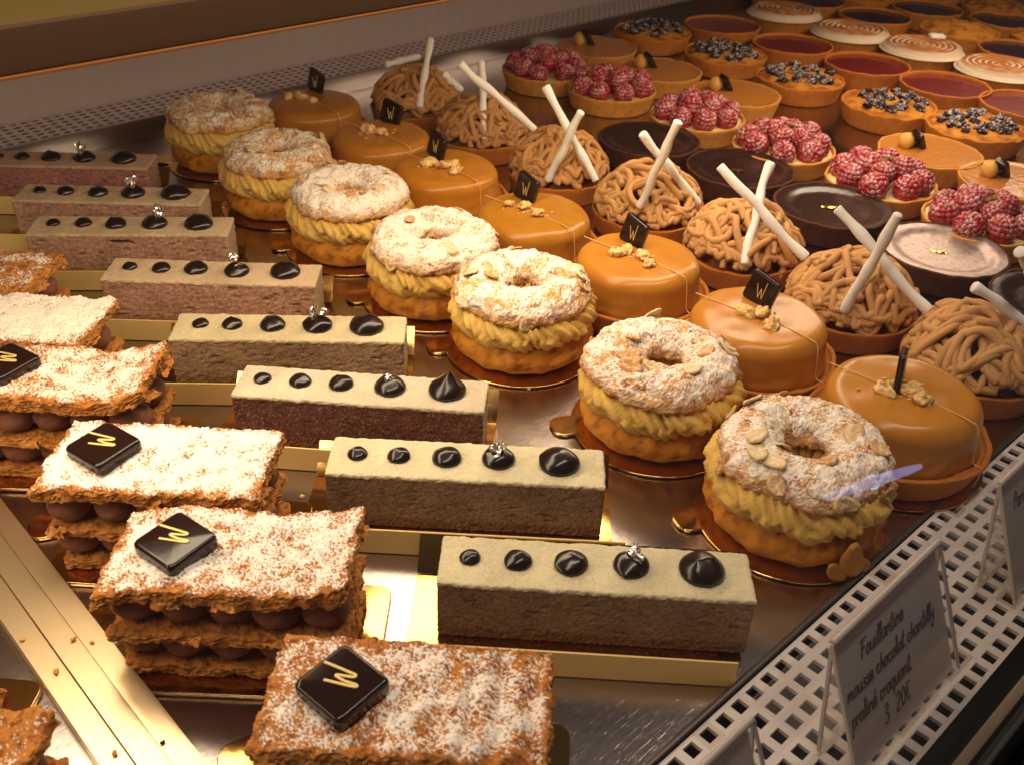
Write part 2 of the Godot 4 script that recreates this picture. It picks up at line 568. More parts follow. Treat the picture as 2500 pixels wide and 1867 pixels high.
func mousse_bar(k: int) -> void:
	var d: Array = BARS[k]
	var yaw: float = -d[2]
	var L := 0.115
	var H := 0.0277
	var W := 0.0252
	var bd := thing("gold_board", "folded gold board under the mousse bar " + ORDER8[k], "cake board", Vector3(d[0], 0, d[1]), yaw, "folded gold boards under the bars")
	var rx: float = L / 2 + d[4]
	var lx := -L / 2 - 0.0115
	var cut := 0.0135 if k == 0 else 0.0   # the front board stops at the rail
	part(bd, "floor", box_mesh(Vector3(rx - lx - cut, 0.0012, 0.0455), 0.0003, Vector3((rx + lx) / 2 - cut / 2, 0.0010, 0.0033)), M.gold_foil)
	part(bd, "front_lip", box_mesh(Vector3(rx - lx + 0.004 - cut, 0.0125, 0.0010), 0.0003, Vector3((rx + lx) / 2 + 0.002 - cut / 2, 0.0067, 0.0266)), M.card_back)
	var bl := Transform3D(Basis(Vector3.RIGHT, -0.82), Vector3((rx + lx) / 2, 0.0017, -0.0196))
	part(bd, "rear_lip", box_mesh(Vector3(rx - lx, 0.0160, 0.0010), 0.0003, Vector3(0, 0.0080, 0)), M.gold_foil, bl)
	var t := thing("mousse_bar", BAR_LABELS[k], "mousse cake", Vector3(d[0], 0.0017, d[1]), yaw, "mousse bars")
	var tone: Color = {"brown": Color(0.265, 0.175, 0.108), "red": Color(0.150, 0.062, 0.044), "tan": Color(0.31, 0.200, 0.115), "rose": Color(0.40, 0.225, 0.150), "plum": Color(0.34, 0.15, 0.125)}[d[3]]
	var top: Color = {"brown": Color(0.58, 0.50, 0.32), "red": Color(0.50, 0.41, 0.29), "tan": Color(0.50, 0.41, 0.25), "rose": Color(0.52, 0.385, 0.245), "plum": Color(0.50, 0.33, 0.24)}[d[3]]
	var seed_off := Vector3(k * 0.37, k * 0.11, k * 0.23)
	var torn: float = {"brown": 0.00013, "red": 0.00012, "tan": 0.00025, "rose": 0.00036, "plum": 0.0002}[d[3]]
	begin()
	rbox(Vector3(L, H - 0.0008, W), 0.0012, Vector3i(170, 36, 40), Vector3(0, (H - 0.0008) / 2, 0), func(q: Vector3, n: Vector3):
		var s := q + seed_off
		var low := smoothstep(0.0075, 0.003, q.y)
		var f := n2(Vector3(s.x * 0.45, s.y, s.z * 0.45), 420.0)
		var g := n1(s, 1500.0)
		var pit := smoothstep(0.45, 0.75, n2(Vector3(s.x * 0.4, s.y * 1.6, s.z), 190.0))
		p = q + n * (f * torn + g * 0.00012 - pit * torn * 2.6 + low * (n2(s, 900.0) * 0.0007 - 0.0002))
		c = tone * (1.0 + 0.26 * f + 0.42 * g + 0.14 * n1(s, 60.0)) * (1.0 - 0.45 * pit)
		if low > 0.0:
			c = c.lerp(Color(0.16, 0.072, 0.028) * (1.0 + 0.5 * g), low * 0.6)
		if d[3] == "red":
			c = c.lerp(Color(0.30, 0.19, 0.12), smoothstep(0.5, 0.75, g))
		if k >= 2 and n.x > 0.6:
			c = c.lerp(top * 0.8, 0.85 * smoothstep(0.0, 0.35, 0.5 + f))
		if k == 5:
			var gash := smoothstep(1.0, 0.6, Vector2((q.x + 0.004) / 0.0075, (q.y - 0.0225 + q.x * 0.06) / 0.0011).length()) * clampf(n.z, 0, 1)
			p -= n * gash * 0.003
			c = c.lerp(Color(0.015, 0.008, 0.006), gash)
		c.a = 1.0)
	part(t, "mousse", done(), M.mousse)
	begin()
	rbox(Vector3(L + 0.0004, 0.0024, W + 0.0004), 0.0011, Vector3i(250, 6, 60), Vector3(0, H - 0.0012, 0), func(q: Vector3, n: Vector3):
		var s := q + seed_off
		var g := n1(s, 1900.0)
		p = q + n * (g * 0.00018 + n2(s, 160.0) * 0.0003) - Vector3(0, 0, n.z * 0.0004 * n1(s, 240.0))
		c = top * (1.0 + 0.17 * g + 0.10 * n1(s, 45.0))
		c = c.lerp(Color(0.70, 0.58, 0.20), smoothstep(0.62, 0.75, n1(s, 130.0)) * 0.12)
		if n.y < -0.3:
			c = tone
		c.a = 1.0)
	part(t, "velvet_top", done(), M.velvet)
	var r5 := [0.0042, 0.0052, 0.0063, 0.0072, 0.0089]
	var xs := [-0.0457, -0.0290, -0.0092, 0.0130, 0.0388]
	for m in 5:
		var lean: float = rng.randf_range(2.2, 4.6) if m < 4 else rng.randf_range(0.0, TAU)
		if k == 2 and m == 4:
			lean = 1.5
		var o := part(t, "chocolate_drop", drop_mesh(rng.randi() % 4, k == 2 and m == 4), M.drop, Transform3D(Basis(Vector3.UP, lean).scaled(Vector3.ONE * r5[m] * rng.randf_range(0.95, 1.06)), Vector3(xs[m] + rng.randf_range(-0.001, 0.001), H - 0.0002, -0.001 + rng.randf_range(-0.0008, 0.0008))))
		if m == 3:
			begin()
			for q in (5 if k != 2 else 2):
				crumple(Vector3(rng.randf_range(-0.35, 0.3), 0.72 + 0.13 * q * (1.6 if k > 2 else 0.8), rng.randf_range(-0.45, 0.1)), 0.36)
			part(o, "silver_leaf", done(false), M.silver)

var drops := {}
func drop_mesh(kind: int, pointed: bool) -> ArrayMesh:
	var key := "%d%s" % [kind, pointed]
	if drops.has(key):
		return drops[key]
	begin()
	var tip: Vector3 = Vector3(0.15, 1.55, 0.1) if pointed else [Vector3(1.02, 0.32, 0.0), Vector3(0.75, 0.62, 0.1), Vector3(1.12, 0.16, 0.1), Vector3(0.35, 0.85, 0.1)][kind]
	grid(48, 26, func(u, v):
		var a: float = u * TAU
		var e: float = v * PI * 0.5
		var dir := Vector3(cos(e) * cos(a), sin(e) * 0.74, -cos(e) * sin(a))
		var sw := 0.028 * sin(a * 2.0 + e * 4.0 + kind) + 0.016 * sin(a * 3.0 - e * 5.0 + kind * 2.0)
		p = dir * (1.0 + sw * sin(e * 2.0))
		if e < 0.25:
			p.x *= 0.94 + 0.24 * e
			p.z *= 0.94 + 0.24 * e
		var td: Vector3 = tip.normalized()
		var k := pow(maxf(0.0, dir.normalized().dot(td)), 12.0 if not pointed else 5.0)
		p = p.lerp(tip, k * (0.75 if not pointed else 0.62)), true, false)
	drops[key] = done()
	return drops[key]

# a small crumpled leaf of metal, many facets
func crumple(o: Vector3, s: float) -> void:
	var ph := rng.randf() * 50.0
	var a := Basis.from_euler(Vector3(rng.randf() * 3.0, rng.randf() * 6.0, rng.randf() * 3.0))
	grid(6, 6, func(u, v):
		var q := Vector3(u - 0.5, 0.35 * N1.get_noise_2d(u * 2.6 + ph, v * 2.6), v - 0.5) * s * 1.5
		q.x += 0.16 * s * N1.get_noise_2d(u * 3.0, v * 3.0 + ph)
		p = o + a * q)

# ------------------------------------------------------------------ sugared chocolate slices
const SLICES := [
	[-0.0270, -0.1960, 0.045, 0.05, 1], [-0.0945, -0.2550, -0.005, 0.22, 1], [-0.1350, -0.3040, 0.02, 0.42, 1], [-0.1975, -0.3590, -0.03, 0.16, 1], [-0.2380, -0.4050, 0.06, 0.60, 0], [-0.2830, -0.4510, 0.06, -0.22, 0],
	[-0.2105, -0.2040, 0.04, -0.9, 0], [-0.1715, -0.1660, 0.05, -0.30, 0]]
const SLICE_LABELS := [
	"puff pastry slice at the bottom edge with pleated sugar top and chocolate square", "puff pastry slice whose chocolate cream balls and gold board show below, second from the front",
	"puff pastry slice third from the front, a blister of crust beside its chocolate square", "puff pastry slice cut by the left edge, upturned right corner, chocolate square in view",
	"thickly sugared white puff pastry slice at the left edge, no square in view", "glossy orange-red puff pastry slice at the left edge, hardly any sugar",
	"puff pastry slice left of the brass strip, on its own gold board", "browned puff pastry slice in the bottom left corner beyond the brass strip"]
var ball: ArrayMesh

func slab(L: float, W: float, T: float, so: Vector3, sugar: float, lift: float, seg: Vector3i) -> ArrayMesh:
	begin()
	rbox(Vector3(L, T, W), 0.0012, seg, Vector3.ZERO, func(q: Vector3, n: Vector3):
		var s := q + so
		var up := absf(n.y)
		var side := 1.0 - up
		var big := n2(s, 55.0)
		var mid := n2(s, 260.0)
		var sm := n1(s, 1100.0)
		# flaky layers: the rim is frayed and streaked along the sheet
		var lay := n2(Vector3(s.x * 0.35, s.y * 3.6, s.z * 0.35), 480.0)
		var fray := n2(s, 420.0) * 0.0005 + n1(s, 110.0) * 0.0009
		p = q + n * (up * (mid * 0.00042 + sm * 0.00018) + side * (lay * 0.0008 + sm * 0.00015))
		var edge := maxf(smoothstep(L * 0.5 - 0.004, L * 0.5, absf(q.x)), smoothstep(W * 0.5 - 0.004, W * 0.5, absf(q.z)))
		p += Vector3(signf(q.x) * smoothstep(L * 0.5 - 0.004, L * 0.5, absf(q.x)), 0, signf(q.z) * smoothstep(W * 0.5 - 0.004, W * 0.5, absf(q.z))) * fray
		p.y += big * 0.0013 + lift * (pow(absf(q.x) / (L * 0.5), 3.0) * 0.006 * signf(q.x) + sin(q.x * 90.0 + so.x * 9.0) * 0.0014)
		p.y += edge * n1(s, 300.0) * 0.0005
		if so.y > 0.5 and q.x > 0.006 and n.y > 0.3:   # pleats across the first slice
			p.y += 0.0024 * (absf(sin(q.x * 330.0 + q.z * 9.0 + n1(s, 40.0) * 0.9)) - 0.55) * smoothstep(0.004, 0.018, q.x)
		var crust := Color(0.42, 0.160, 0.034).lerp(Color(0.19, 0.060, 0.014), smoothstep(-0.1, 0.6, mid + 0.4 * sm))
		crust = crust.lerp(Color(0.48, 0.21, 0.050), smoothstep(0.0, 0.6, side * 0.55 + lay * 0.6 - 0.1))
		c = crust
		if n.y > 0.0:
			c = sugar_mix(crust, s, sugar - edge * 0.5 + big * 0.12 - smoothstep(W * 0.25, W * 0.5, q.z) * 0.25, n.y)
			p.y += 0.00025 * smoothstep(0.25, 0.7, c.b)
		c.a = 1.0)
	return done()

func millefeuille(k: int) -> void:
	var d: Array = SLICES[k]
	var L := 0.0855
	var W := 0.0430
	var yaw: float = -d[2] * 1.0
	var pos := Vector3(d[0], 0, d[1])
	if k < 7:
		var bd := thing("gold_slice_board", "gold board with a tab under the slice " + SLICE_AT[k], "cake board", pos, yaw, "gold boards with a tab under the slices")
		begin()
		plate(rounded_rect(0.0965, 0.0555, 0.005), 0.0016, 0.0004)
		part(bd, "card", done(), M.gold_foil, Transform3D(Basis(), Vector3(0.003, 0.0006, 0.0)))
		begin()
		plate(rounded_rect(0.024, 0.016, 0.0072), 0.0014, 0.0004)
		part(bd, "tab", done(), M.gold_foil, Transform3D(Basis(Vector3.UP, 0.5), Vector3(-0.0525, 0.0007, -0.006)))
	var t := thing("puff_pastry_slice", SLICE_LABELS[k], "pastry slice", pos + Vector3(0, 0.0023, 0), yaw, "layered puff pastry slices")
	if ball == null:
		begin()
		grid(26, 18, func(u, v):
			var a: float = u * TAU
			var e: float = (v - 0.5) * PI
			p = Vector3(cos(e) * cos(a), sin(e), -cos(e) * sin(a))
			p *= 1.0 + 0.05 * n1(p + Vector3(3, 1, 2), 1.3)
			c = Color(0.20, 0.082, 0.048) * (1.0 + 0.2 * n1(p, 6.0))
			c.a = 1.0, true, false)
		ball = done()
	var so := Vector3(k * 0.31 + 0.1, 0.9 if k == 0 else 0.02 * k, k * 0.17)
	part(t, "bottom_pastry", slab(L * 0.93, W * 0.95, 0.0052, so + Vector3(5, 0.1 - so.y, 0), -2.0, 0.0, Vector3i(110, 18, 50)), M.crust, Transform3D(Basis(), Vector3(0.002, 0.0030, 0)))
	part(t, "middle_pastry", slab(L * 0.97, W * 0.98, 0.0050, so + Vector3(9, 0.1 - so.y, 0), -2.0, 0.1, Vector3i(110, 18, 50)), M.crust, Transform3D(Basis(), Vector3(0.001, 0.0195, 0.0005)))
	var lift: float = [0.25, 0.55, 0.1, 0.9, 0.3, 0.2, 0.2, 0.2][k]
	part(t, "top_pastry", slab(L, W, 0.0066, so, d[3], lift, Vector3i(200, 22, 100)), M.crust, Transform3D(Basis(), Vector3(0, 0.0388, 0)))
	for level in 2:
		for row in 2:
			for m in 5:
				if row == 1 and m < 4 and m > 0:
					continue
				var y := 0.0112 + 0.0165 * level
				var q := Vector3(-0.0325 + m * 0.0163 + rng.randf_range(-0.001, 0.001), y, (0.0105 if row == 0 else -0.0095) + rng.randf_range(-0.0012, 0.0012))
				part(t, "cream_ball", ball, M.cream, Transform3D(Basis(Vector3.UP, rng.randf() * 6.0).scaled(Vector3(0.0090, 0.0068, 0.0090)), q))
	# loose flakes at the rim
	for m in 7:
		begin()
		var ph := rng.randf() * 40.0
		grid(7, 5, func(u, v):
			p = Vector3((u - 0.5) * 0.008, 0.0012 * N1.get_noise_2d(u * 2.0 + ph, v * 2.0), (0.5 - v) * 0.0042)
			p += Vector3(1, 0, 1) * 0.0009 * N1.get_noise_2d(u * 5.0, v * 5.0 + ph)
			c = Color(0.52, 0.215, 0.05) * (1.0 + 0.3 * N1.get_noise_2d(u * 4.0, v * 4.0 + ph))
			c.a = 1.0)
		var edge_x := rng.randf_range(-0.04, 0.04)
		var on_end := m % 3 == 0
		var q := Vector3(L * 0.49, 0.037, rng.randf_range(-0.02, 0.02)) if on_end else Vector3(edge_x, 0.0375 if m % 2 == 0 else 0.0205, W * 0.5)
		part(t, "flake", done(), M.crust, Transform3D(Basis.from_euler(Vector3(rng.randf_range(0.3, 1.2), (PI / 2 if on_end else 0.0) + rng.randf_range(-0.4, 0.4), 0)), q))
	if d[4]:
		var off: Array = [[-0.0193, 0.0003], [-0.0188, 0.0010], [-0.0218, -0.0005], [-0.0215, -0.0015]][k]
		var yw: float = [-0.70, -0.62, -0.58, -0.55][k]
		var sq := part(t, "chocolate_square", square_mesh(), M.chocolate, Transform3D(Basis(Vector3.UP, yw + d[2]) * Basis(Vector3.RIGHT, 0.05), Vector3(off[0], 0.0432, off[1])))
		var pts := [Vector3(-6.22, 0, -6.52), Vector3(1.5, 0, -3.1), Vector3(3.84, 0, -1.99), Vector3(3.2, 0, -1.2), Vector3(-2.0, 0, -1.89), Vector3(0.8, 0, 0.2), Vector3(4.5, 0, 1.5), Vector3(3.9, 0, 2.2), Vector3(-5.18, 0, -0.03)]
		var pp := []
		for q in pts:
			pp.append(Basis(Vector3.UP, 0.70) * (q * 0.001) + Vector3(0, 0.00475, 0))
		begin()
		tube(spline(pp, 6), 0.00052, 6, 0.45, Vector3.UP)
		part(sq, "gold_mark", done(), M.gold_print)

var sqm: ArrayMesh
func square_mesh() -> ArrayMesh:
	if sqm == null:
		begin()
		plate(rounded_rect(0.0212, 0.0206, 0.0022), 0.0046, 0.0014)
		sqm = done()
	return sqm

# ------------------------------------------------------------------ praline rings
const RINGS := [
	[0.3225, -0.1480, 0.10], [0.3305, -0.2310, 0.12], [0.3310, -0.3270, -0.08], [0.3295, -0.4000, 0.0], [0.3320, -0.4850, 0.18], [0.3330, -0.5680, -0.10], [0.3440, -0.6640, -0.12]]
const RING_LABELS := [
	"praline cream ring nearest the front grille, a broken flake at its foot", "praline cream ring second from the front, almond beside its hole",
	"praline cream ring third from the front, cream bulging at its right", "praline cream ring fourth from the front, evenly white with sugar",
	"praline cream ring fifth from the front, brightest sugar of its row", "praline cream ring sixth from the front, orange crust showing through", "praline cream ring at the rear of its row, by the rear rail"]

func praline_ring(k: int) -> void:
	var d: Array = RINGS[k]
	var pos := at(d[0] + 0.0025, d[1] - 0.0035)
	disc_board(pos, 0.0410, RING_LABELS[k].split(",")[0], 0.35, "round gold boards under the rings")
	var t := thing("praline_ring", RING_LABELS[k], "choux ring", pos + Vector3(0, 0.0020, 0), 0.0, "praline cream rings")
	t.scale = Vector3(1.175, 1.10, 1.175)
	var so := Vector3(k * 0.7, k * 0.3, k * 0.5)
	begin()
	var R := 0.0195
	grid(120, 44, func(u, v):
		var a: float = u * TAU
		var e: float = v * TAU
		var rx := 0.0126
		var q := Vector3((R + rx * cos(e)), 0.0085 + 0.0095 * sin(e), 0)
		q.y = maxf(q.y, 0.0006)
		var dirv := Vector3(cos(a), 0, -sin(a))
		var s := dirv * q.x + Vector3(0, q.y, 0) + so
		var b := n2(s, 75.0)
		var f := n1(s, 420.0)
		q.x += (b * 0.0016 + f * 0.0002) * signf(cos(e) + 0.001)
		p = dirv * q.x + Vector3(0, q.y + b * 0.0008 * maxf(0.0, sin(e)), 0)
		c = Color(0.53, 0.215, 0.026).lerp(Color(0.30, 0.090, 0.011), smoothstep(0.0, 0.6, n2(s, 130.0) + 0.25 * f))
		c = c.lerp(Color(0.66, 0.38, 0.13), smoothstep(0.006, 0.001, q.y) * 0.5)
		c.a = 1.0, true, true)
	part(t, "bottom_bun", done(), M.bun)
	begin()
	grid(560, 44, func(u, v):
		var a: float = u * TAU
		var e: float = v * TAU
		var wob := 0.9 * n1(Vector3(cos(a), k * 3.0, sin(a)), 1.3)
		var lobe := 0.0024 * (absf(sin(a * 6.0 + e * 1.4 + wob)) - 0.62)
		var ridge := 0.0018 * (absf(sin(a * 20.0 + e * 4.7 + wob * 3.2)) - 0.6) + 0.0004 * n1(p_ring(a, e) + so, 90.0)
		var rx := 0.0131 + lobe + ridge
		var ry := 0.0094 + lobe * 0.5 + ridge
		var q := Vector2(0.0200 + rx * cos(e), 0.0222 + ry * sin(e))
		p = Vector3(cos(a) * q.x, q.y + 0.0006 * sin(a * 5.0 + k), -sin(a) * q.x)
		c = Color(0.66, 0.415, 0.105) * (0.97 + 0.08 * n1(p + so, 300.0))
		c.a = 1.0, true, true)
	part(t, "praline_cream", done(), M.cream)
	begin()
	var sug: float = [0.20, 0.14, 0.10, 0.36, 0.34, 0.08, 0.04][k]
	grid(360, 130, func(u, v):
		var a: float = u * TAU
		var e: float = v * TAU
		var dirv := Vector3(cos(a), 0, -sin(a))
		var s0 := dirv * 0.02 + so
		var wid := 0.0118 + 0.0016 * n1(s0, 55.0)
		var R2 := 0.0192 + 0.0008 * n1(s0 + Vector3(9, 0, 0), 45.0)
		var q := Vector2(R2 + wid * cos(e), 0.0305 + (0.0098 if sin(e) > 0 else 0.0040) * sin(e))
		var s := dirv * q.x + Vector3(0, q.y, 0) + so
		var nn := Vector3(dirv.x * cos(e), sin(e), dirv.z * cos(e))
		var b := n2(s, 120.0)
		var f := n2(s, 520.0)
		var g := n1(s, 1500.0)
		p = dirv * q.x + Vector3(0, q.y, 0) + nn * (b * 0.0012 + f * 0.00045 + g * 0.00018)
		var crust := Color(0.58, 0.30, 0.095).lerp(Color(0.34, 0.12, 0.028), smoothstep(0.1, 0.6, n2(s, 95.0)))
		c = sugar_mix(crust, s, sug + 0.15 * b, nn.y + 0.15)
		c.a = 1.0, true, true)
	part(t, "top_bun", done(), M.crust)
	# flaked almonds pressed into the top
	for m in (16 if k < 3 else 9):
		var a := rng.randf() * TAU
		var e := rng.randf_range(-0.15, 2.3)
		if k == 1 and m == 0:
			a = 2.6
			e = 2.0
		var dirv := Vector3(cos(a), 0, -sin(a))
		var nn := (dirv * cos(e) + Vector3(0, sin(e), 0)).normalized()
		var q := dirv * (0.0192 + 0.0122 * cos(e)) + Vector3(0, 0.0305 + 0.0103 * sin(e), 0)
		var tx := nn.cross(Vector3(rng.randf() - 0.5, rng.randf() - 0.5, rng.randf() - 0.5)).normalized()
		var ba := Basis(tx, nn, tx.cross(nn)) * Basis.from_euler(Vector3(rng.randf_range(-0.35, 0.35), 0, rng.randf_range(-0.35, 0.35)))
		part(t, "almond_flake", almond(m % 4), M.nut, Transform3D(ba.scaled_local(Vector3.ONE * rng.randf_range(0.75, 1.15)), q))
	if k == 0:
		for m in 3:
			var f2 := [[0.0, 0.0085, 1.25, 1.6], [0.18, 0.0035, 0.8, 0.9], [-0.16, 0.004, 0.9, 1.0]][m] as Array
			var a: float = -PI / 2 + 0.42 + f2[0]
			var dirv := Vector3(cos(a), 0, -sin(a))
			var ba := Basis(Vector3.UP.cross(dirv).normalized(), dirv, Vector3.UP) * Basis(Vector3.UP, f2[2])
			part(t, "fallen_flake", almond(4), M.nut, Transform3D(ba.scaled_local(Vector3.ONE * f2[3]), dirv * 0.0345 + Vector3(0, f2[1], 0)))

func p_ring(a: float, e: float) -> Vector3:
	return Vector3(cos(a) * (0.02 + 0.012 * cos(e)), 0.0086 * sin(e), -sin(a) * (0.02 + 0.012 * cos(e)))

var almonds := {}
func almond(kind: int) -> ArrayMesh:
	if not almonds.has(kind):
		begin()
		var tint: Color = [Color(0.56, 0.30, 0.085), Color(0.66, 0.44, 0.19), Color(0.52, 0.25, 0.06), Color(0.68, 0.49, 0.25), Color(0.50, 0.215, 0.040)][kind]
		var ax := 0.0043 + 0.0004 * kind
		grid(22, 9, func(u, v):
			var a: float = u * TAU
			var w: float = 1.0 - absf(v * 2.0 - 1.0)
			w = sqrt(w)
			var wob := 1.0 + 0.08 * sin(a * 3.0 + kind)
			p = Vector3(cos(a) * ax * w * wob, (0.0004 if v > 0.5 else -0.0004) * (1.0 if w > 0.1 else 0.0), -sin(a) * 0.0031 * w * wob)
			p.y += 16.0 * p.x * p.x - 8.0 * p.z * p.z + 0.0003 * n1(p + Vector3(kind, 0, 0), 500.0)
			c = tint.lerp(Color(0.85, 0.79, 0.70), smoothstep(-0.1, 0.4, n2(p + Vector3(kind, 0, 0), 700.0)) * (0.55 if v > 0.5 and kind < 4 else 0.0))
			if w > 0.93:
				c = tint
			c.a = 1.0, true, false)
		almonds[kind] = done()
	return almonds[kind]

func disc_board(pos: Vector3, r: float, under: String, tab_turn: float, grp: String) -> void:
	var bd := thing("round_gold_board", "round gold board under the " + under.replace("nearest the front grille", "nearest the grille").replace("at the rear of its row under the shelf lamp", "at the rear of its row"), "cake board", pos, 0.0, grp)
	begin()
	lathe(fine([Vector2(0, 0.0004), Vector2(r, 0.0004), Vector2(r + 0.0004, 0.001), Vector2(r, 0.0016), Vector2(r * 0.5, 0.0016), Vector2(0, 0.0016)], 0.02), 72)
	part(bd, "card", done(), M.gold_foil)
	begin()
	plate(rounded_rect(0.017, 0.0150, 0.0055), 0.0013, 0.0003)
	part(bd, "tab", done(), M.gold_foil, Transform3D(Basis(Vector3.UP, tab_turn), Vector3(-(r + 0.002) * cos(tab_turn - 0.25), 0.0006, (r + 0.002) * sin(tab_turn - 0.25))))

# ------------------------------------------------------------------ tart shells and round cakes
func shell_mesh(r0: float, r1: float, h: float, so: Vector3, tone: Color, deep := 0.003, wave := 0.0005, dark := Color(0.30, 0.10, 0.02)) -> ArrayMesh:
	begin()
	var t := 0.0026
	var prof := fine([Vector2(0, 0.0003), Vector2(r0 - 0.001, 0.0003), Vector2(r0, 0.0012), Vector2(r1 - 0.0002, h - 0.0008), Vector2(r1 - t * 0.3, h), Vector2(r1 - t * 0.8, h), Vector2(r1 - t, h - 0.0008), Vector2(r1 - t - 0.0004, h - deep), Vector2(0, h - deep)], 0.0035)
	lathe(prof, 110, func(q: Vector3, a: float, _i: int):
		var s := q + so
		var dirv := Vector3(cos(a), 0, -sin(a))
		var b := n2(s, 70.0)
		var up := smoothstep(0.0, h, q.y)
		p = q + dirv * (b * 0.0007 * up) + Vector3(0, n1(dirv * 0.04 + so, 60.0) * wave * up, 0)
		c = tone.lerp(dark, smoothstep(0.1, 0.7, n2(s, 110.0)) * 0.45) * (1.0 + 0.12 * n1(s, 900.0))
		c = c.lerp(tone * 1.2, smoothstep(h - 0.002, h, q.y) * 0.3)
		c.a = 1.0)
	return done()

const CAKES := [
	[0.4016, -0.1463, 0.6], [0.4070, -0.2313, 0.1], [0.4110, -0.3165, 0.1], [0.4060, -0.3970, 0.25], [0.4114, -0.4868, 0.3], [0.4150, -0.5620, 0.0], [0.4170, -0.6500, 0.0]]
const CAKE_LABELS := [
	"caramel glazed tart nearest the front grille, its dark plaque seen edge-on", "caramel glazed tart second from the front, crumbled nuts spread left of its plaque",
	"caramel glazed tart third from the front, three pale nut pieces before its plaque", "caramel glazed tart fourth from the front, toasted nuts left of its plaque",
	"caramel glazed tart fifth from the front, five large nut pieces", "caramel glazed tart sixth from the front, right of the sugared rings", "caramel glazed tart at the rear of its row under the shelf lamp"]

func caramel_cake(k: int) -> void:
	var d: Array = CAKES[k]
	var pos := at(d[0], d[1])
	disc_board(pos, 0.0430, CAKE_LABELS[k].split(",")[0], 0.0, "round gold boards under the glazed tarts")
	var t := thing("caramel_tart", CAKE_LABELS[k], "tart", pos + Vector3(0, 0.0018, 0), 0.0, "caramel glazed tarts with a plaque")
	t.scale = Vector3(1.09, 1.06, 1.09)
	var so := Vector3(k * 0.9, 3 + k * 0.2, k)
	part(t, "pastry_shell", shell_mesh(0.0350, 0.0396, 0.0145, so, Color(0.42, 0.142, 0.024)), M.shell)
	var tint: Color = [Color(1.0, 1.02, 1.3), Color(1.02, 1.05, 1.4), Color(0.97, 0.97, 1.0), Color(0.90, 0.94, 0.75), Color(1.0, 0.93, 0.7), Color(0.92, 0.88, 0.8), Color(0.84, 0.84, 0.85)][k]
	begin()
	var prof := [Vector2(0.0338, 0.0110), Vector2(0.0344, 0.0135), Vector2(0.0336, 0.0170), Vector2(0.0326, 0.0240)]
	for m in 9:
		var a := m / 8.0 * PI / 2
		prof.append(Vector2(0.0254 + 0.0070 * cos(a), 0.0267 + 0.0070 * sin(a)))
	prof.append(Vector2(0.018, 0.0340))
	prof.append(Vector2(0.0, 0.0342))
	lathe(fine(prof, 0.0022), 90, func(q: Vector3, a: float, _i: int):
		var dirv := Vector3(cos(a), 0, -sin(a))
		var low := smoothstep(0.028, 0.012, q.y)
		p = q + dirv * low * (0.0012 * n1(dirv * 0.03 + so, 60.0) + 0.0006 * n1(dirv * 0.03 + so + Vector3(0, q.y, 0), 150.0))
		p.y += 0.0005 * n1(q + so, 40.0)
		c = tint * (1.0 + 0.07 * n1(q + so, 90.0) + 0.05 * n2(q + so, 260.0))
		c.a = 1.0)
	part(t, "caramel_glaze", done(), M.glaze)
	# a fine caramel thread over the top and down the side
	var s := [Vector3(-0.028, 0.0342, -0.018), Vector3(-0.010, 0.0343, -0.003), Vector3(0.004, 0.0343, 0.006), Vector3(0.0185, 0.0343, 0.0212), Vector3(0.0218, 0.0325, 0.0240), Vector3(0.0228, 0.027, 0.0250), Vector3(0.0240, 0.016, 0.0256), Vector3(0.027, 0.0142, 0.0285), Vector3(0.0265, 0.004, 0.0275)]
	begin()
	tube(spline(s, 6), 0.0003, 6)
	part(t, "caramel_thread", done(), M.noodle_thread)
	# the plaque stands on edge at the rear
	var pq := Node3D.new()
	var turn: float = [1.15, -0.82, -0.88, -0.80, -0.90, -0.55, -0.75][k]
	var back: Vector3 = [Vector3(-0.002, 0, -0.004), Vector3(0.001, 0, -0.0105), Vector3(-0.003, 0, -0.011), Vector3(-0.005, 0, -0.014), Vector3(-0.007, 0, -0.012), Vector3(0.004, 0, -0.018), Vector3(-0.002, 0, -0.019)][k]
	var o := part(t, "chocolate_plaque", plaque_mesh(), M.chocolate, Transform3D(Basis(Vector3.UP, turn) * Basis(Vector3.RIGHT, -0.10), back + Vector3(0, 0.0328, 0)))
	begin()
	var z := 0.00142
	for q in [[-0.003, 0.0105, -0.0015, 0.0035], [-0.0015, 0.0035, -0.0004, 0.0085], [-0.0004, 0.0085, 0.0006, 0.0035], [0.0006, 0.0035, 0.0022, 0.0125]]:
		tube(PackedVector3Array([Vector3(q[0] + 0.001, q[1] + 0.001, z), Vector3((q[0] + q[2]) / 2 + 0.001, (q[1] + q[3]) / 2 + 0.001, z), Vector3(q[2] + 0.001, q[3] + 0.001, z)]), 0.00022, 5)
	part(o, "gold_mark", done(), M.gold_print)
	pq.free()
	# chopped hazelnuts
	var big: int = [4, 3, 4, 3, 5, 3, 4][k]
	for m in big:
		var q: Vector3 = [Vector3(-0.007, 0, -0.001), Vector3(0.000, 0, 0.003), Vector3(0.006, 0, 0.010), Vector3(-0.012, 0, 0.004), Vector3(0.004, 0, 0.000)][m]
		if k == 3 or k >= 5:
			q += Vector3(-0.006, 0, -0.006)
		q += Vector3(rng.randf_range(-0.0025, 0.0025), 0.0348, rng.randf_range(-0.0025, 0.0025))
		part(t, "hazelnut_piece", nut_mesh(rng.randi() % 4), M.nut, Transform3D(Basis.from_euler(Vector3(rng.randf_range(-0.5, 0.5), rng.randf() * 6.0, rng.randf_range(-0.5, 0.5))).scaled_local(Vector3.ONE * rng.randf_range(0.8, 1.15)), q))
	begin()
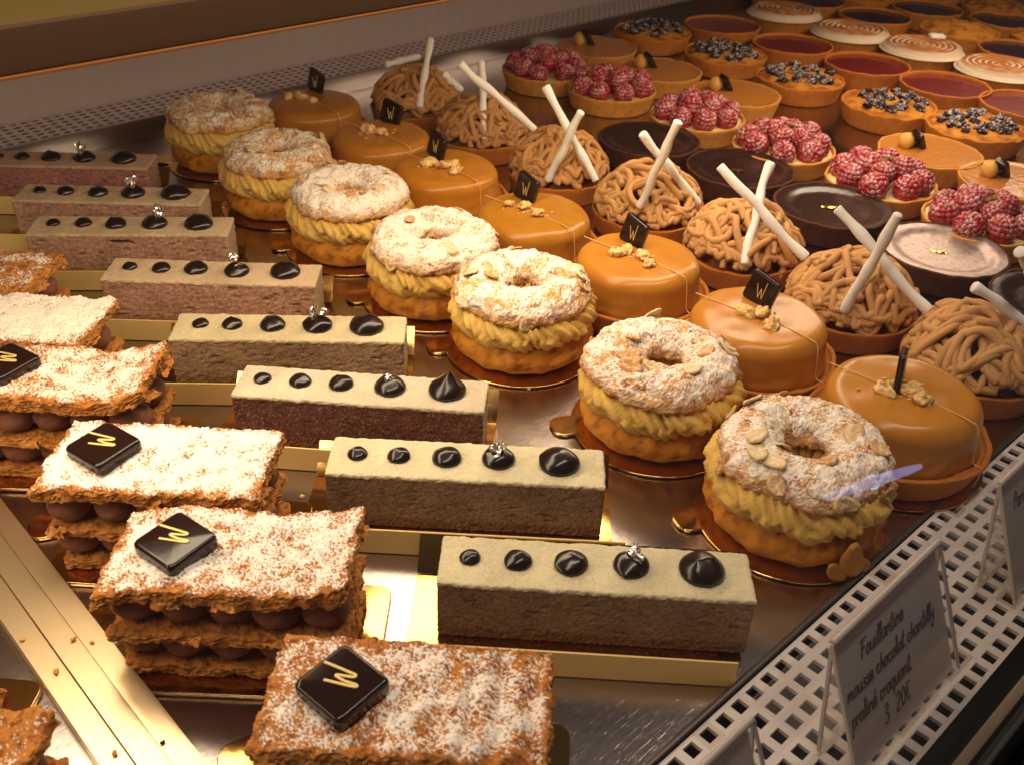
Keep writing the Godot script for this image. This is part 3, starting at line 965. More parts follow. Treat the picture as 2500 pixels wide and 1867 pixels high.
	for m in 26:
		var q := Vector3(rng.randfn(-0.004, 0.006), 0.0342, rng.randfn(0.001, 0.004))
		var e := rng.randf_range(0.0003, 0.0009)
		c = Color(0.66, 0.42, 0.15)
		rbox(Vector3(e * 2.2, e * 1.4, e * 1.7), e * 0.4, Vector3i(2, 2, 2), q)
	var cr := part(t, "nut_crumb", done(), M.nut)
	cr.set_meta("kind", "stuff")

var pqm: ArrayMesh
func plaque_mesh() -> ArrayMesh:
	if pqm == null:
		begin()
		var ol := rounded_rect(0.0160, 0.0165, 0.0016)
		plate(ol, 0.0028, 0.0008)
		for i in V.size():
			var q := V[i].rotated(Vector3.UP, -0.22)
			V[i] = Vector3(q.x, -q.z + 0.0082, q.y - 0.0014)
		pqm = done()
	return pqm

var nuts := {}
func nut_mesh(kind: int) -> ArrayMesh:
	if not nuts.has(kind):
		begin()
		var so := Vector3(kind * 3.1, 1, 2)
		grid(26, 16, func(u, v):
			var a: float = u * TAU
			var e: float = (v - 0.5) * PI
			var q := Vector3(cos(e) * cos(a), sin(e), -cos(e) * sin(a))
			# a half nut: cut flat below, hollowed on top
			var r := 1.0 + 0.25 * n1(q + so, 1.1) + 0.16 * n2(q + so, 2.4)
			q *= r
			q.y = maxf(q.y, -0.35 + 0.25 * n1(q + so, 1.7))
			q.y -= 0.35 * smoothstep(0.55, 0.0, Vector2(q.x - 0.1, q.z).length()) * (1.0 if kind % 2 == 0 else 0.0) * step_up(q.y)
			p = q * Vector3(0.0046, 0.0031, 0.0036)
			c = Color(0.70, 0.44, 0.15).lerp(Color(0.45, 0.15, 0.03), smoothstep(0.1, 0.55, n1(q + so * 2.0, 1.2)))
			c = c.lerp(Color(0.80, 0.62, 0.33), smoothstep(0.0, 0.5, n2(q + so, 2.0)))
			c.a = 1.0, true, false)
		nuts[kind] = done()
	return nuts[kind]

func step_up(y: float) -> float:
	return 1.0 if y > 0.0 else 0.0

# ------------------------------------------------------------------ chestnut nests
const NESTS := [[0.4917, -0.1500], [0.4960, -0.2263], [0.5054, -0.3089], [0.5063, -0.3872], [0.5071, -0.4725], [0.5150, -0.5650], [0.5170, -0.6506]]
const NEST_LABELS := [
	"chestnut nest tart at the right edge nearest the front grille", "chestnut nest tart second from the front, shiny chocolate disc behind it", "chestnut nest tart third from the front, curls of gold at its foot",
	"chestnut nest tart fourth from the front, in the middle of its row", "chestnut nest tart fifth from the front", "chestnut nest tart sixth from the front, long meringue stick sloping right", "chestnut nest tart at the rear of its row with a short stub of meringue"]
const STICKS := [
	[0.2301, 0.060, -0.4490, 0.2729, 0.034, -0.4419, 0], [0.2398, 0.085, -0.4382, 0.2696, 0.055, -0.4620, 0],
	[0.1712, 0.075, -0.5035, 0.2196, 0.034, -0.4705, 1], [0.1895, 0.088, -0.4687, 0.1796, 0.026, -0.4809, 1], [0.1145, 0.078, -0.5501, 0.1656, 0.036, -0.5241, 2], [0.1490, 0.069, -0.5808, 0.1345, 0.022, -0.5398, 2],
	[0.0741, 0.073, -0.6123, 0.1178, 0.026, -0.6174, 3], [0.0928, 0.089, -0.5902, 0.0772, 0.030, -0.6000, 3], [0.0142, 0.080, -0.6773, 0.0513, 0.022, -0.6589, 4], [0.0374, 0.073, -0.6488, 0.0190, 0.022, -0.6568, 4],
	[-0.0467, 0.084, -0.7082, 0.0081, 0.042, -0.6998, 5], [-0.0342, 0.068, -0.7696, -0.0289, 0.022, -0.7311, 5], [-0.0792, 0.066, -0.8353, -0.0846, 0.024, -0.7904, 6], [-0.0656, 0.053, -0.7857, -0.0498, 0.041, -0.7855, 6], [-0.0910, 0.046, -0.8554, -0.1173, 0.043, -0.8374, 6]]

func chestnut_nest(k: int) -> void:
	var d: Array = NESTS[k]
	var pos := at(d[0], d[1])
	var t := thing("chestnut_nest", NEST_LABELS[k], "tart", pos, 0.0, "chestnut nests with meringue sticks")
	var so := Vector3(k * 1.7, 2, k * 0.6)
	part(t, "pastry_shell", shell_mesh(0.0345, 0.0378, 0.0150, so, Color(0.40, 0.125, 0.022), 0.003), M.shell)
	begin()
	grid(50, 16, func(u, v):
		var a: float = u * TAU
		var e: float = v * PI / 2
		p = Vector3(cos(e) * cos(a) * 0.0290, 0.0095 + sin(e) * 0.0200, -cos(e) * sin(a) * 0.0290)
		p *= 1.0 + 0.05 * n1(p + so, 120.0)
		c = Color(0.26, 0.12, 0.045)
		c.a = 1.0, true, false)
	part(t, "cream_core", done(), M.cream)
	var tone := Color(0.52, 0.275, 0.105) if k < 4 else Color(0.47, 0.23, 0.085)
	for m in 74:
		var rho := 0.0362 * (pow(rng.randf(), 0.45) if m < 52 else rng.randf_range(0.85, 1.0))
		var a := rng.randf() * TAU
		var q := Vector2(cos(a), sin(a)) * rho
		var hd := rng.randf() * TAU
		var bend := rng.randf_range(0.38, 0.66) * (1.0 if rng.randf() < 0.5 else -1.0) if rng.randf() < 0.55 else rng.randf_range(-0.16, 0.16)
		var lift := rng.randf_range(-0.001, 0.0065)
		var pts := []
		var cnt := rng.randi_range(8, 19)
		for i in cnt:
			var rr := minf(q.length() / 0.0365, 1.0)
			var y := 0.0125 + 0.0265 * pow(maxf(0.0, 1.0 - rr * rr), 0.75)
			pts.append(Vector3(q.x, y + lift + 0.0019 * sin(i * 0.8 + m), q.y))
			hd += bend + rng.randf_range(-0.07, 0.07)
			if rng.randf() < 0.14:
				bend = rng.randf_range(-0.55, 0.55)
			var nxt := q + Vector2(cos(hd), sin(hd)) * 0.0040
			if nxt.length() > 0.0355:
				hd += 1.5 if q.cross(Vector2(cos(hd), sin(hd))) > 0 else -1.5
				nxt = q + Vector2(cos(hd), sin(hd)) * 0.0030
				nxt = nxt.limit_length(0.0362)
			q = nxt
		begin()
		c = tone * rng.randf_range(0.88, 1.1)
		c.a = 1.0
		tube(spline(pts, 3), rng.randf_range(0.0019, 0.0024), 8)
		part(t, "noodle", done(), M.noodle)
	for st in STICKS:
		if st[6] != k:
			continue
		var a := Vector3(st[0], st[1], st[2]) - pos
		var b := Vector3(st[3], st[4], st[5]) - pos
		begin()
		var pts := []
		for i in 6:
			pts.append(a.lerp(b, i / 5.0) + Vector3(1, 0.3, 0.3) * 0.0013 * n1(Vector3(i * 0.7, k, st[0] * 50.0), 1.0))
		tube(spline(pts, 4), func(x): return 0.0028 + 0.0003 * sin(x * 17.0 + st[0] * 90.0) + 0.0003 * n1(Vector3(x * 5.0, k, st[2] * 40.0), 1.0), 14)
		part(t, "meringue_stick", done(), M.meringue_stick)
	begin()
	var dirc := Vector3(0.012, 0.034, 0.016)
	for m in 5:
		crumple(dirc + Vector3(rng.randf_range(-0.006, 0.006), rng.randf_range(-0.002, 0.005), rng.randf_range(-0.004, 0.004)), 0.0028)
	part(t, "gold_leaf", done(false), M.gold_leaf)

# ------------------------------------------------------------------ the rows of small tarts
var berries := []
func berry_mesh(kind: int) -> ArrayMesh:
	while berries.size() < 3:
		var so := Vector3(berries.size() * 5.0, 1, 3)
		begin()
		var rows := 9
		grid(84, 58, func(u, v):
			var e: float = v * PI
			var rowf: float = v * rows
			var row := mini(int(rowf), rows - 1)
			var cnt := maxi(4, int(round(16.0 * sin(PI * (row + 0.5) / rows))))
			var cell: float = u * cnt + (0.5 if row % 2 else 0.0)
			var du: float = absf(fposmod(cell, 1.0) - 0.5)
			var dv: float = absf(rowf - row - 0.5)
			var bump := sqrt(maxf(0.0, 1.0 - (du * du + dv * dv) * 3.4))
			var prof := sin(e) * (1.0 - 0.12 * cos(e))
			var a: float = u * TAU
			var q := Vector3(cos(a) * prof, -cos(e) * 1.12, -sin(a) * prof)
			q *= 0.92 + 0.12 * bump
			p = q
			c = Color(0.36, 0.010, 0.020).lerp(Color(0.20, 0.005, 0.012), 1.0 - bump)
			c = c * (1.0 + 0.4 * n1(Vector3(cell - fposmod(cell, 1.0), row, 0) + so, 0.9))
			var s := n1(q + so, 5.0) * 0.4 + n2(q + so, 9.0) * 0.6 + n1(q + so, 1.1) * 0.45 + 0.02
			c = c.lerp(Color(0.80, 0.60, 0.58), smoothstep(-0.05, 0.4, s) * smoothstep(-0.1, 0.65, -cos(e) + 0.15) * smoothstep(0.0, 0.8, bump) * 0.62)
			c.a = 1.0, true, false)
		berries.append(done())
	return berries[kind]

func filled_tart(called: String, label: String, grp: String, pos: Vector3, so: Vector3, r: float, h: float, tone: Color, fill: String, deep: float, wave := 0.0005) -> Node3D:
	var t := thing(called, label, "tart", pos, 0.0, grp)
	part(t, "pastry_shell", shell_mesh(r * 0.885, r, h, so, tone, 0.0045, wave), M.shell)
	if fill != "":
		begin()
		grid(72, 14, func(u, v):
			var a: float = u * TAU
			var rr: float = (1.0 - v) * (r - 0.0022)
			p = Vector3(cos(a) * rr, h - deep + 0.0006 * (1.0 - (1.0 - v) * (1.0 - v)) + (0.0006 if v < 0.02 else 0.0) + 0.0002 * n1(Vector3(cos(a) * rr, 0, sin(a) * rr) + so, 150.0), -sin(a) * rr), true, false)
		part(t, "filling", done(), M[fill])
	return t

func tart_rows() -> void:
	# raspberry tarts
	var nm := ["nearest the front", "second from the front", "third from the front", "fourth from the front", "fifth from the front", "at the rear, by the rear rail"]
	var rp := [[0.6700, -0.2285], [0.6785, -0.3100], [0.6815, -0.3962], [0.6835, -0.4831], [0.6815, -0.5777], [0.6733, -0.6530]]
	for k in 6:
		var pos := at(rp[k][0], rp[k][1])
		var t := filled_tart("raspberry_tart", "raspberry tart dusted with sugar, " + nm[k], "raspberry tarts", pos, Vector3(k * 2.3, 7, 1), 0.0405, 0.0165, Color(0.56, 0.245, 0.050), "custard", 0.003)
		var spots := []
		for m in 8:
			var a := m / 8.0 * TAU + k * 0.5 + rng.randf_range(-0.1, 0.1)
			spots.append(Vector3(cos(a) * 0.0268, 0.0190, sin(a) * 0.0268))
		for m in 4:
			var a := m / 4.0 * TAU + k * 0.3 + rng.randf_range(-0.15, 0.15)
			spots.append(Vector3(cos(a) * 0.0115, 0.0250, sin(a) * 0.0115))
		for q in spots:
			var tilt := Vector3(q.z, 0, -q.x).normalized() * rng.randf_range(-0.1, 0.75)
			var ba := Basis(tilt.normalized(), tilt.length()) * Basis(Vector3.UP, rng.randf() * 6.0)
			part(t, "raspberry", berry_mesh(rng.randi() % 3), M.berry, Transform3D(ba.scaled_local(Vector3.ONE * rng.randf_range(0.0084, 0.0102)), q + Vector3(rng.randf_range(-0.001, 0.001), rng.randf_range(-0.001, 0.0015), rng.randf_range(-0.001, 0.001))))
		for m in 2:
			part(t, "pistachio_piece", nut_mesh(m), M.pistachio, Transform3D(Basis.from_euler(Vector3(0.5, m * 2.0 + k, 0.7)).scaled_local(Vector3.ONE * 0.55), Vector3(-0.002 + m * 0.006, 0.0315, 0.002 - m * 0.004)))
	# chocolate tarts
	var kp := [[0.6033, -0.2237, "dark chocolate tart shining pale with reflected light, nearest the front"], [0.6081, -0.3073, "dark chocolate tart with a gold fleck, second from the front"], [0.6135, -0.3887, "dark chocolate tart hidden behind crossed meringue sticks, third from the front"], [0.6060, -0.4705, "dark chocolate tart at the rear of its row"], [0.5930, -0.1450, "dark chocolate tart cut by the right edge"]]
	for k in 5:
		var t := thing("chocolate_tart", kp[k][2], "tart", at(kp[k][0], kp[k][1]), 0.0, "dark chocolate tarts")
		var so := Vector3(k, 4, 4)
		part(t, "pastry_shell", shell_mesh(0.0360, 0.0405, 0.0175, so, Color(0.075, 0.028, 0.017), 0.004, 0.0006, Color(0.03, 0.012, 0.008)), M.shell)
		begin()
		grid(80, 26, func(u, v):
			var a: float = u * TAU
			var rr: float = (1.0 - v) * 0.0385
			var dish := smoothstep(0.025, 0.034, rr)
			var s := Vector3(cos(a) * rr, 0, -sin(a) * rr)
			c = Color.WHITE * (0.85 + 0.3 * n2(s + so, 500.0) - 0.25 * smoothstep(0.3, 0.6, n1(s + so, 700.0)))
			c.a = 1.0
			p = s + Vector3(0, 0.0150 + 0.0022 * dish + 0.00012 * n2(s + so, 160.0), 0), true, false)
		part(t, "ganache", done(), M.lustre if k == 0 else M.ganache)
		begin()
		for m in 2:
			grid(6, 4, func(u, v):
				p = Vector3(-0.004 + (u - 0.5) * 0.007 + m * 0.003 + 0.0008 * n1(Vector3(u * 3, v * 3, k), 1.0), 0.01535 + 0.0003 * m + 0.0003 * n1(Vector3(u, v, k + m), 2.0), (0.5 - v) * 0.004 + 0.0012 * m))
		part(t, "gold_leaf", done(false), M.gold_leaf)
	# flat caramel tarts with a hazelnut and a chocolate shard
	var hp := [[0.7560, -0.2450, "cut by the right edge"], [0.7623, -0.3152, "second from the front, by an empty spot"], [0.7572, -0.4974, "third from the front"], [0.7558, -0.5839, "fourth from the front"], [0.7658, -0.6726, "at the rear, by the rear rail"]]
	for k in 5:
		var t := filled_tart("flat_caramel_tart", "flat caramel tart with hazelnut and chocolate shard, " + hp[k][2], "flat caramel tarts", at(hp[k][0], hp[k][1]), Vector3(k, 6, 1), 0.0400, 0.0180, Color(0.56, 0.25, 0.050), "caramel_fill", 0.0008)
		begin()
		grid(24, 16, func(u, v):
			var a: float = u * TAU
			var e: float = (v - 0.5) * PI
			p = Vector3(cos(e) * cos(a) * 0.0062, sin(e) * 0.0066, -cos(e) * sin(a) * 0.0062) * (1.0 + 0.06 * sin(a * 3.0))
			c = Color(0.68, 0.37, 0.09)
			c.a = 1.0, true, false)
		part(t, "hazelnut", done(), M.nut, Transform3D(Basis(), Vector3(-0.0175, 0.0225, -0.006)))
		part(t, "chocolate_shard", box_mesh(Vector3(0.0042, 0.019, 0.010), 0.0006), M.chocolate, Transform3D(Basis.from_euler(Vector3(0.15, 0.5, 0.62)), Vector3(-0.0085, 0.0235, -0.005)))
	# blueberry tarts
	var bp := [[0.8520, -0.3200, "nearest the front, at the right edge"], [0.8455, -0.3965, "second from the front"], [0.8482, -0.4895, "third from the front"], [0.8574, -0.5828, "fourth from the front"], [0.8619, -0.6808, "at the rear of its row"]]
	for k in 5:
		var t := filled_tart("blueberry_tart", "golden tart topped with sugared dark berries, " + bp[k][2], "blueberry tarts", at(bp[k][0], bp[k][1]), Vector3(k, 9, 1), 0.0415, 0.0175, Color(0.48, 0.165, 0.028), "", 0.0, 0.0012)
		var so := Vector3(k, 2, 8)
		begin()
		grid(84, 30, func(u, v):
			var a: float = u * TAU
			var rr: float = (1.0 - v) * 0.0398
			var s := Vector3(cos(a) * rr, 0, -sin(a) * rr)
			p = s + Vector3(0, 0.0160 + 0.0045 * (1.0 - pow(rr / 0.0398, 4.0)) + 0.0012 * n2(s + so, 90.0), 0)
			c = Color(0.54, 0.225, 0.030).lerp(Color(0.32, 0.095, 0.014), smoothstep(0.0, 0.6, n2(s + so, 70.0) + smoothstep(0.028, 0.039, rr) * 0.5))
			c.a = 1.0, true, false)
		part(t, "almond_filling", done(), M.crust)
		for m in 40:
			var a := rng.randf() * TAU
			var rr := 0.031 * sqrt(rng.randf())
			part(t, "berry", dark_berry(rng.randi() % 3), M.nut, Transform3D(Basis.from_euler(Vector3(rng.randf_range(-0.4, 0.4), rng.randf() * 6.0, rng.randf_range(-0.4, 0.4))).scaled_local(Vector3.ONE * rng.randf_range(0.75, 1.2)), Vector3(cos(a) * rr, 0.0215 - 0.001 * rr / 0.03, sin(a) * rr)))
	# red jelly tarts
	var jp := [[0.9415, -0.3150, "nearest the front, cut by the right edge"], [0.9358, -0.3900, "second from the front"], [0.9361, -0.4713, "third from the front"], [0.9366, -0.5570, "fourth from the front"], [0.9393, -0.6483, "at the rear of its row"]]
	for k in 5:
		filled_tart("red_jelly_tart", "open tart filled with deep red jelly, " + jp[k][2], "red jelly tarts", at(jp[k][0], jp[k][1]), Vector3(k, 11, 1), 0.0415, 0.0200, Color(0.46, 0.15, 0.026), "jelly", 0.0032)
	# meringue tarts
	var mp := [[1.0296, -0.3805, "nearest the front, at the right edge"], [1.0338, -0.4646, "second from the front, white blob on rim"], [1.0304, -0.5454, "third from the front"], [1.0427, -0.6377, "at the rear of its row"]]
	for k in 4:
		var t := filled_tart("meringue_tart", "tart with a toasted spiral of meringue, " + mp[k][2], "meringue tarts", at(mp[k][0], mp[k][1]), Vector3(k, 13, 1), 0.0400, 0.0185, Color(0.46, 0.17, 0.032), "", 0.0)
		begin()
		grid(150, 70, func(u, v):
			var a: float = u * TAU
			var rr: float = (1.0 - v) * 0.0425
			var ph: float = rr / 0.0058 - u
			var rid := absf(sin(ph * PI))
			var edge := smoothstep(0.0425, 0.036, rr)
			p = Vector3(cos(a) * rr, 0.0180 + edge * 0.0050 + 0.0022 * rid * edge, -sin(a) * rr)
			c = Color(0.70, 0.56, 0.42).lerp(Color(0.36, 0.115, 0.022), smoothstep(0.30, 0.80, rid + 0.25 * n1(p + Vector3(k, 0, 0), 60.0)) * smoothstep(0.039, 0.034, rr))
			c.a = 1.0, true, false)
		part(t, "meringue", done(), M.cream)
		if k == 1:
			begin()
			rbox(Vector3(0.016, 0.006, 0.010), 0.0028, Vector3i(8, 8, 8), Vector3(0.022, 0.0255, -0.026), func(q: Vector3, n: Vector3): p = q + n * 0.0012 * n2(q, 240.0))
			part(t, "meringue_blob", done(), M.meringue_stick)

var dberries := []
func dark_berry(kind: int) -> ArrayMesh:
	while dberries.size() < 3:
		var so := Vector3(dberries.size() * 4.0, 8, 3)
		begin()
		grid(20, 14, func(u, v):
			var a: float = u * TAU
			var e: float = (v - 0.5) * PI
			var q := Vector3(cos(e) * cos(a), sin(e), -cos(e) * sin(a))
			p = q * (1.0 + 0.45 * n1(q + so, 1.5) + 0.2 * n2(q + so, 2.6)) * Vector3(0.0046, 0.0026, 0.0034)
			c = Color(0.030, 0.016, 0.024).lerp(Color(0.62, 0.54, 0.52), smoothstep(0.1, 0.5, n2(q + so, 1.5) + 0.25 * sin(e) - 0.12) * 0.9)
			c.a = 1.0, true, false)
		dberries.append(done())
	return dberries[kind]

# ------------------------------------------------------------------ tarts at the far end
func far_tarts() -> void:
	var dk := [[1.118, -0.4000, "at the right edge behind the first meringue tart"], [1.121, -0.5680, "behind the third meringue tart"], [1.210, -0.5500, "near the top edge, between browned tarts"], [1.235, -0.4650, "near the top right corner"], [1.125, -0.6560, "behind the rear meringue tart"]]
	for k in 5:
		filled_tart("dark_jelly_tart", "tart filled with dark purple jelly, " + dk[k][2], "dark jelly tarts", at(dk[k][0], dk[k][1]), Vector3(k, 15, 1), 0.0415, 0.0200, Color(0.44, 0.16, 0.03), "dark_jelly", 0.0030)
	var br := [[1.150, -0.4800, "behind the second meringue tart"], [1.205, -0.4000, "at the right edge behind a dark jelly tart"], [1.290, -0.5900, "at the top edge, middle of the far row"], [1.150, -0.7080, "at the top edge left of the far tarts"], [1.300, -0.5050, "at the top edge near the right corner"], [1.300, -0.4200, "in the top right corner"], [1.215, -0.6350, "at the top edge beside a dark jelly tart"]]
	for k in br.size():
		var t := filled_tart("browned_tart", "browned orange fruit tart " + br[k][2], "browned fruit tarts", at(br[k][0], br[k][1]), Vector3(k, 17, 1), 0.0430, 0.0185, Color(0.50, 0.19, 0.034), "", 0.0, 0.0012)
		var so := Vector3(k, 22, 8)
		begin()
		grid(64, 22, func(u, v):
			var a: float = u * TAU
			var rr: float = (1.0 - v) * 0.0412
			var s := Vector3(cos(a) * rr, 0, -sin(a) * rr)
			p = s + Vector3(0, 0.0170 + 0.0075 * (1.0 - pow(rr / 0.0412, 3.0)) + 0.0020 * n2(s + so, 70.0), 0)
			c = Color(0.52, 0.21, 0.032).lerp(Color(0.28, 0.075, 0.014), smoothstep(0.0, 0.55, n2(s + so, 60.0)))
			c.a = 1.0, true, false)
		part(t, "fruit_filling", done(), M.crust)

# ------------------------------------------------------------------ price signs
const GLYPH := {
	"F": [1.2, [0.2, 0, 0.5, 1.9], [0.1, 1.85, 1.3, 2.0], [0.3, 1.0, 0.9, 1.05]], "o": [1.0, [0.5, 1, 0.1, 0.6, 0.3, 0, 0.8, 0.3, 0.7, 0.9, 0.4, 1, 0.95, 0.9]], "u": [1.1, [0.1, 1, 0.15, 0.1, 0.6, 0.1, 0.8, 1, 0.85, 0.1, 1.05, 0.1]],
	"i": [0.5, [0.2, 1, 0.2, 0.1, 0.45, 0.1], [0.3, 1.4, 0.33, 1.5]], "l": [0.55, [0.15, 0.3, 0.5, 1.8, 0.3, 1.9, 0.25, 0.2, 0.55, 0.1]], "a": [1.05, [0.8, 0.9, 0.3, 1, 0.1, 0.4, 0.4, 0, 0.8, 0.5, 0.85, 1, 0.85, 0.1, 1.1, 0.1]],
	"n": [1.0, [0.1, 0, 0.15, 1, 0.2, 0.6, 0.6, 1, 0.75, 0.7, 0.75, 0.1, 1, 0.1]], "t": [0.7, [0.4, 1.9, 0.25, 0.2, 0.5, 0.05, 0.7, 0.2], [0.05, 1.2, 0.7, 1.28]], "e": [0.9, [0.1, 0.5, 0.7, 0.6, 0.6, 1, 0.2, 0.9, 0.15, 0.2, 0.5, 0, 0.9, 0.3]],
	"m": [1.4, [0.1, 0, 0.15, 1, 0.2, 0.6, 0.5, 1, 0.6, 0.1, 0.65, 0.6, 1, 1, 1.1, 0.1, 1.4, 0.1]], "s": [0.8, [0.7, 0.9, 0.3, 1, 0.3, 0.6, 0.7, 0.4, 0.5, 0, 0.1, 0.1]], "c": [0.85, [0.7, 0.85, 0.3, 1, 0.1, 0.4, 0.4, 0, 0.85, 0.2]],
	"h": [0.95, [0.15, 0, 0.4, 1.9, 0.2, 0.5, 0.6, 1, 0.75, 0.6, 0.75, 0.1, 1, 0.1]], "y": [0.9, [0.1, 1, 0.2, 0.3, 0.6, 0.3, 0.8, 1, 0.6, -0.8, 0.2, -0.9, 0.2, -0.5]], "p": [0.9, [0.1, 1, 0.15, -0.9], [0.15, 0.7, 0.6, 1, 0.8, 0.5, 0.5, 0.05, 0.2, 0.2]],
	"r": [0.7, [0.1, 0, 0.15, 1, 0.2, 0.7, 0.6, 1]], "q": [1.0, [0.8, 0.9, 0.3, 1, 0.1, 0.4, 0.4, 0, 0.8, 0.5, 0.8, 1, 0.75, -0.9]], "é": [0.9, [0.1, 0.5, 0.7, 0.6, 0.6, 1, 0.2, 0.9, 0.15, 0.2, 0.5, 0, 0.9, 0.3], [0.4, 1.3, 0.7, 1.75]],
	".": [0.4, [0.1, 0.0, 0.16, 0.1]], "3": [0.9, [0.1, 1.6, 0.6, 1.8, 0.7, 1.3, 0.3, 1, 0.8, 0.7, 0.6, 0.1, 0.1, 0.2]], "2": [1.0, [0.1, 1.4, 0.5, 1.8, 0.8, 1.3, 0.1, 0.1, 0.9, 0.1]], "0": [0.9, [0.4, 1.8, 0.1, 1, 0.3, 0.1, 0.7, 0.3, 0.8, 1.2, 0.4, 1.8]],
	"€": [1.0, [0.9, 1.6, 0.4, 1.7, 0.15, 0.9, 0.5, 0.1, 0.9, 0.3], [0.0, 1.1, 0.6, 1.1], [0.0, 0.8, 0.55, 0.8]], "P": [1.0, [0.2, 0, 0.4, 1.9, 0.9, 1.7, 0.8, 1.1, 0.3, 1]], " ": [0.7]}

func write(text: String, x: float, y: float, unit: float) -> void:
	for ch in text:
		var gl: Array = GLYPH[ch]
		for k in range(1, gl.size()):
			var st: Array = gl[k]
			var pts := []
			for m in range(0, st.size(), 2):
				pts.append(Vector3(x + (st[m] + 0.22 * st[m + 1]) * unit, y + st[m + 1] * unit * 1.15, 0.0002))
			tube(spline(pts, 3), 0.00034, 5, 0.6, Vector3.BACK)
		x += gl[0] * unit

func sign_board(d0: float, width: float, label: String, lines: Array) -> void:
	var t := thing("price_sign", label, "price sign", at(0, 0, 0), 0.0)
	t.transform = frame(d0 + width / 2, -0.0755, 0.0026)
	# foot plate, upright rear plate and leaning front plate of the holder
	part(t, "foot_plate", box_mesh(Vector3(width, 0.0014, 0.029), 0.0005, Vector3(0, 0.0007, -0.0135)), M.acrylic)
	var rear := Transform3D(Basis(Vector3.RIGHT, -0.13), Vector3(0, 0.001, 0))
	part(t, "rear_plate", box_mesh(Vector3(width, 0.047, 0.0014), 0.0005, Vector3(0, 0.0235, 0)), M.acrylic, rear)
	var fr := Transform3D(Basis(Vector3.RIGHT, -0.42), Vector3(0, 0.0, 0.0150))
	var fp := part(t, "front_plate", box_mesh(Vector3(width, 0.0525, 0.0014), 0.0005, Vector3(0, 0.0262, 0)), M.acrylic, fr)
	for s in [-1, 1]:
		part(t, "front_edge", box_mesh(Vector3(0.0008, 0.0525, 0.0016), 0.0004, Vector3(s * (width / 2 + 0.0007), 0.0262, 0)), M.acrylic_edge, fr)
		part(t, "rear_edge", box_mesh(Vector3(0.0010, 0.047, 0.0016), 0.0004, Vector3(s * (width / 2 + 0.0006), 0.0235, 0)), M.acrylic_edge, rear)
	begin()
	tube(PackedVector3Array([Vector3(-width / 2, 0.0482, -0.0064), Vector3(0, 0.0482, -0.0064), Vector3(width / 2, 0.0482, -0.0064)]), 0.0012, 10)
	part(t, "top_bend", done(), M.acrylic_edge)
	var cd := part(t, "card", box_mesh(Vector3(width - 0.003, 0.050, 0.0004), 0.0, Vector3(0, 0.0260, -0.0012)), M.paper, fr)
	if lines.size():
		begin()
		for ln in lines:
			write(ln[0], -width / 2 + ln[1], 0.0500 - ln[2], ln[3])
		part(cd, "handwriting", done(), M.ink, Transform3D(Basis(), Vector3(0, 0, -0.00098)))
	fp.name = "front_plate"

func price_signs() -> void:
	sign_board(0.2285, 0.0700, "handwritten card reading Fouillantine in a clear holder on the white grille", [["Fouillantine", 0.014, 0.0125, 0.0028], ["mousse chocolat chantilly", 0.003, 0.0225, 0.00272], ["praliné croquant.", 0.003, 0.0325, 0.0028], ["3  20€", 0.021, 0.0425, 0.0034]])
	sign_board(0.3480, 0.0700, "price card in a clear holder cut by the right edge", [["Paris", 0.010, 0.0135, 0.0030]])
	sign_board(0.1150, 0.0700, "price card holder at the bottom edge, only its top showing", [])

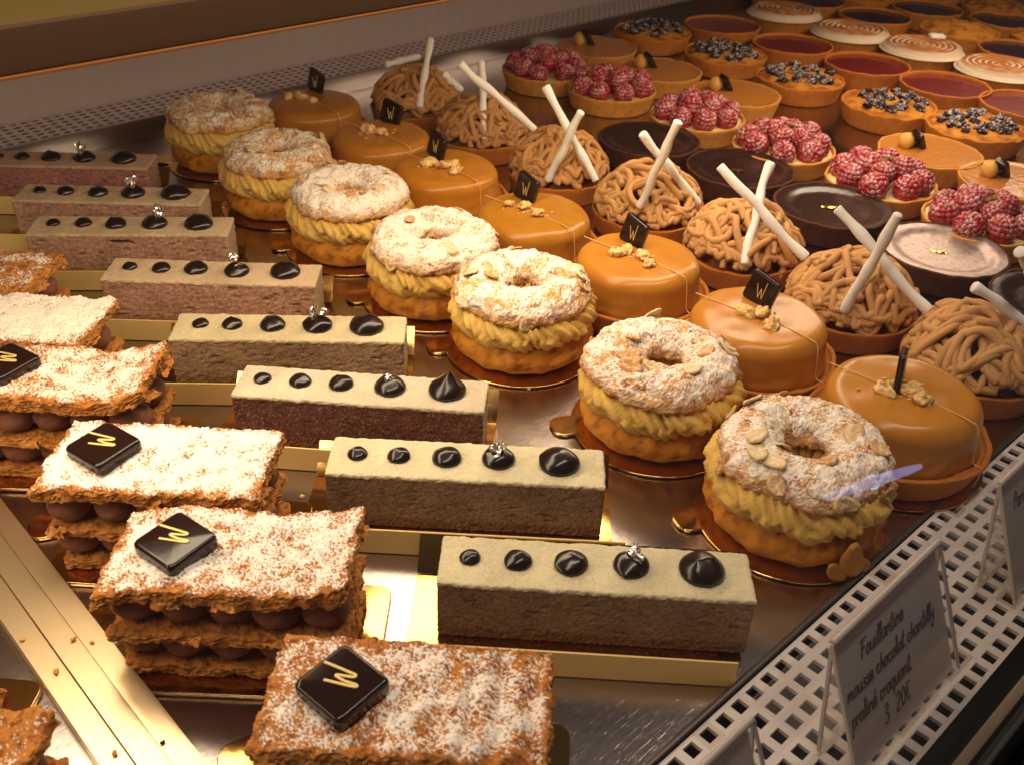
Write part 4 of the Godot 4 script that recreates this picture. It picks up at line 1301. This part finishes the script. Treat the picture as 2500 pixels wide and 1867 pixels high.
func crumbs() -> void:
	var cp := [[0.0497, -0.2935, 0.0066, 1], [0.0631, -0.2806, 0.0081, 1], [0.0528, -0.2717, 0.0066, 1.3], [0.0676, -0.2761, 0.0066, 0.8], [0.0664, -0.2209, 0.0066, 0.9], [0.0531, -0.2273, 0.0066, 1.2]]
	var lb := ["tiny crumb on the left band of the brass strip, the uppermost there", "tiny crumb on the middle band of the brass strip", "orange crumb on the left band of the brass strip", "pale tiny crumb on the right band of the brass strip", "small dark chip on the right band of the brass strip", "pale crumbs at the low end of the brass strip"]
	for k in cp.size():
		begin()
		var so := Vector3(k, 40, 3)
		grid(14, 9, func(u, v):
			var a: float = u * TAU
			var e: float = (v - 0.5) * PI
			var q := Vector3(cos(e) * cos(a), sin(e), -cos(e) * sin(a))
			p = q * (1.0 + 0.4 * n1(q + so, 1.4)) * Vector3(0.0010, 0.0004, 0.0007)
			c = Color(0.03, 0.01, 0.008) if k == 4 else Color(0.58, 0.27, 0.06)
			c.a = 1.0, true, false)
		var o := part(self, numbered("crumb"), done(), M.nut, Transform3D(Basis(Vector3.UP, k).scaled(Vector3.ONE * cp[k][3]), at(cp[k][0], cp[k][1], cp[k][2] + 0.0005)))
		tag(o, lb[k], "crumb", "crumbs on the strip")
	# crumbs and sugar grains fallen on the tray
	for k in 24:
		var spots: Array = [[0.130, -0.16], [0.165, -0.25], [0.262, -0.20], [0.30, -0.30], [0.15, -0.33], [0.345, -0.20], [0.265, -0.36], [0.72, -0.40]]
		var q: Array = spots[k % 8]
		var o := part(self, numbered("tray_crumb"), nut_mesh(k % 4) if k % 3 else almond(k % 4), M.nut, Transform3D(Basis.from_euler(Vector3(0, k * 1.3, 0)).scaled(Vector3.ONE * rng.randf_range(0.10, 0.28)), at(q[0] + rng.randfn(0, 0.022), clampf(q[1] + rng.randfn(0, 0.025), -0.7, -0.118), 0.0006)))
		tag(o, "tiny pastry crumb lying on the steel tray between the cakes", "crumb", "crumbs on the tray")

# a cool white tube lamp in the shop, in front of the case: it shows as a reflection in the glass
func outside_lamps() -> void:
	var a := at(1.036, 0.560, -0.366)
	var b := at(1.146, 0.478, -0.356)
	begin()
	tube(PackedVector3Array([a, a.lerp(b, 0.15), a.lerp(b, 0.5), a.lerp(b, 0.85), b]), func(x): return 0.0075 * (0.35 + 0.65 * sin(PI * clampf(x, 0.05, 0.95))), 12)
	tag(part(self, numbered("shop_lamp"), done(), M.cool_tube), "cool white tube lamp low in the shop, mirrored in the glass over the nearest ring", "lamp")
	var l := OmniLight3D.new()
	l.name = "shop_lamp_glow"
	l.light_color = Color(0.75, 0.82, 1.0)
	l.light_energy = 0.0004
	l.light_size = 0.01
	l.shadow_enabled = true
	add_child(l, true)
	l.position = a.lerp(b, 0.5)
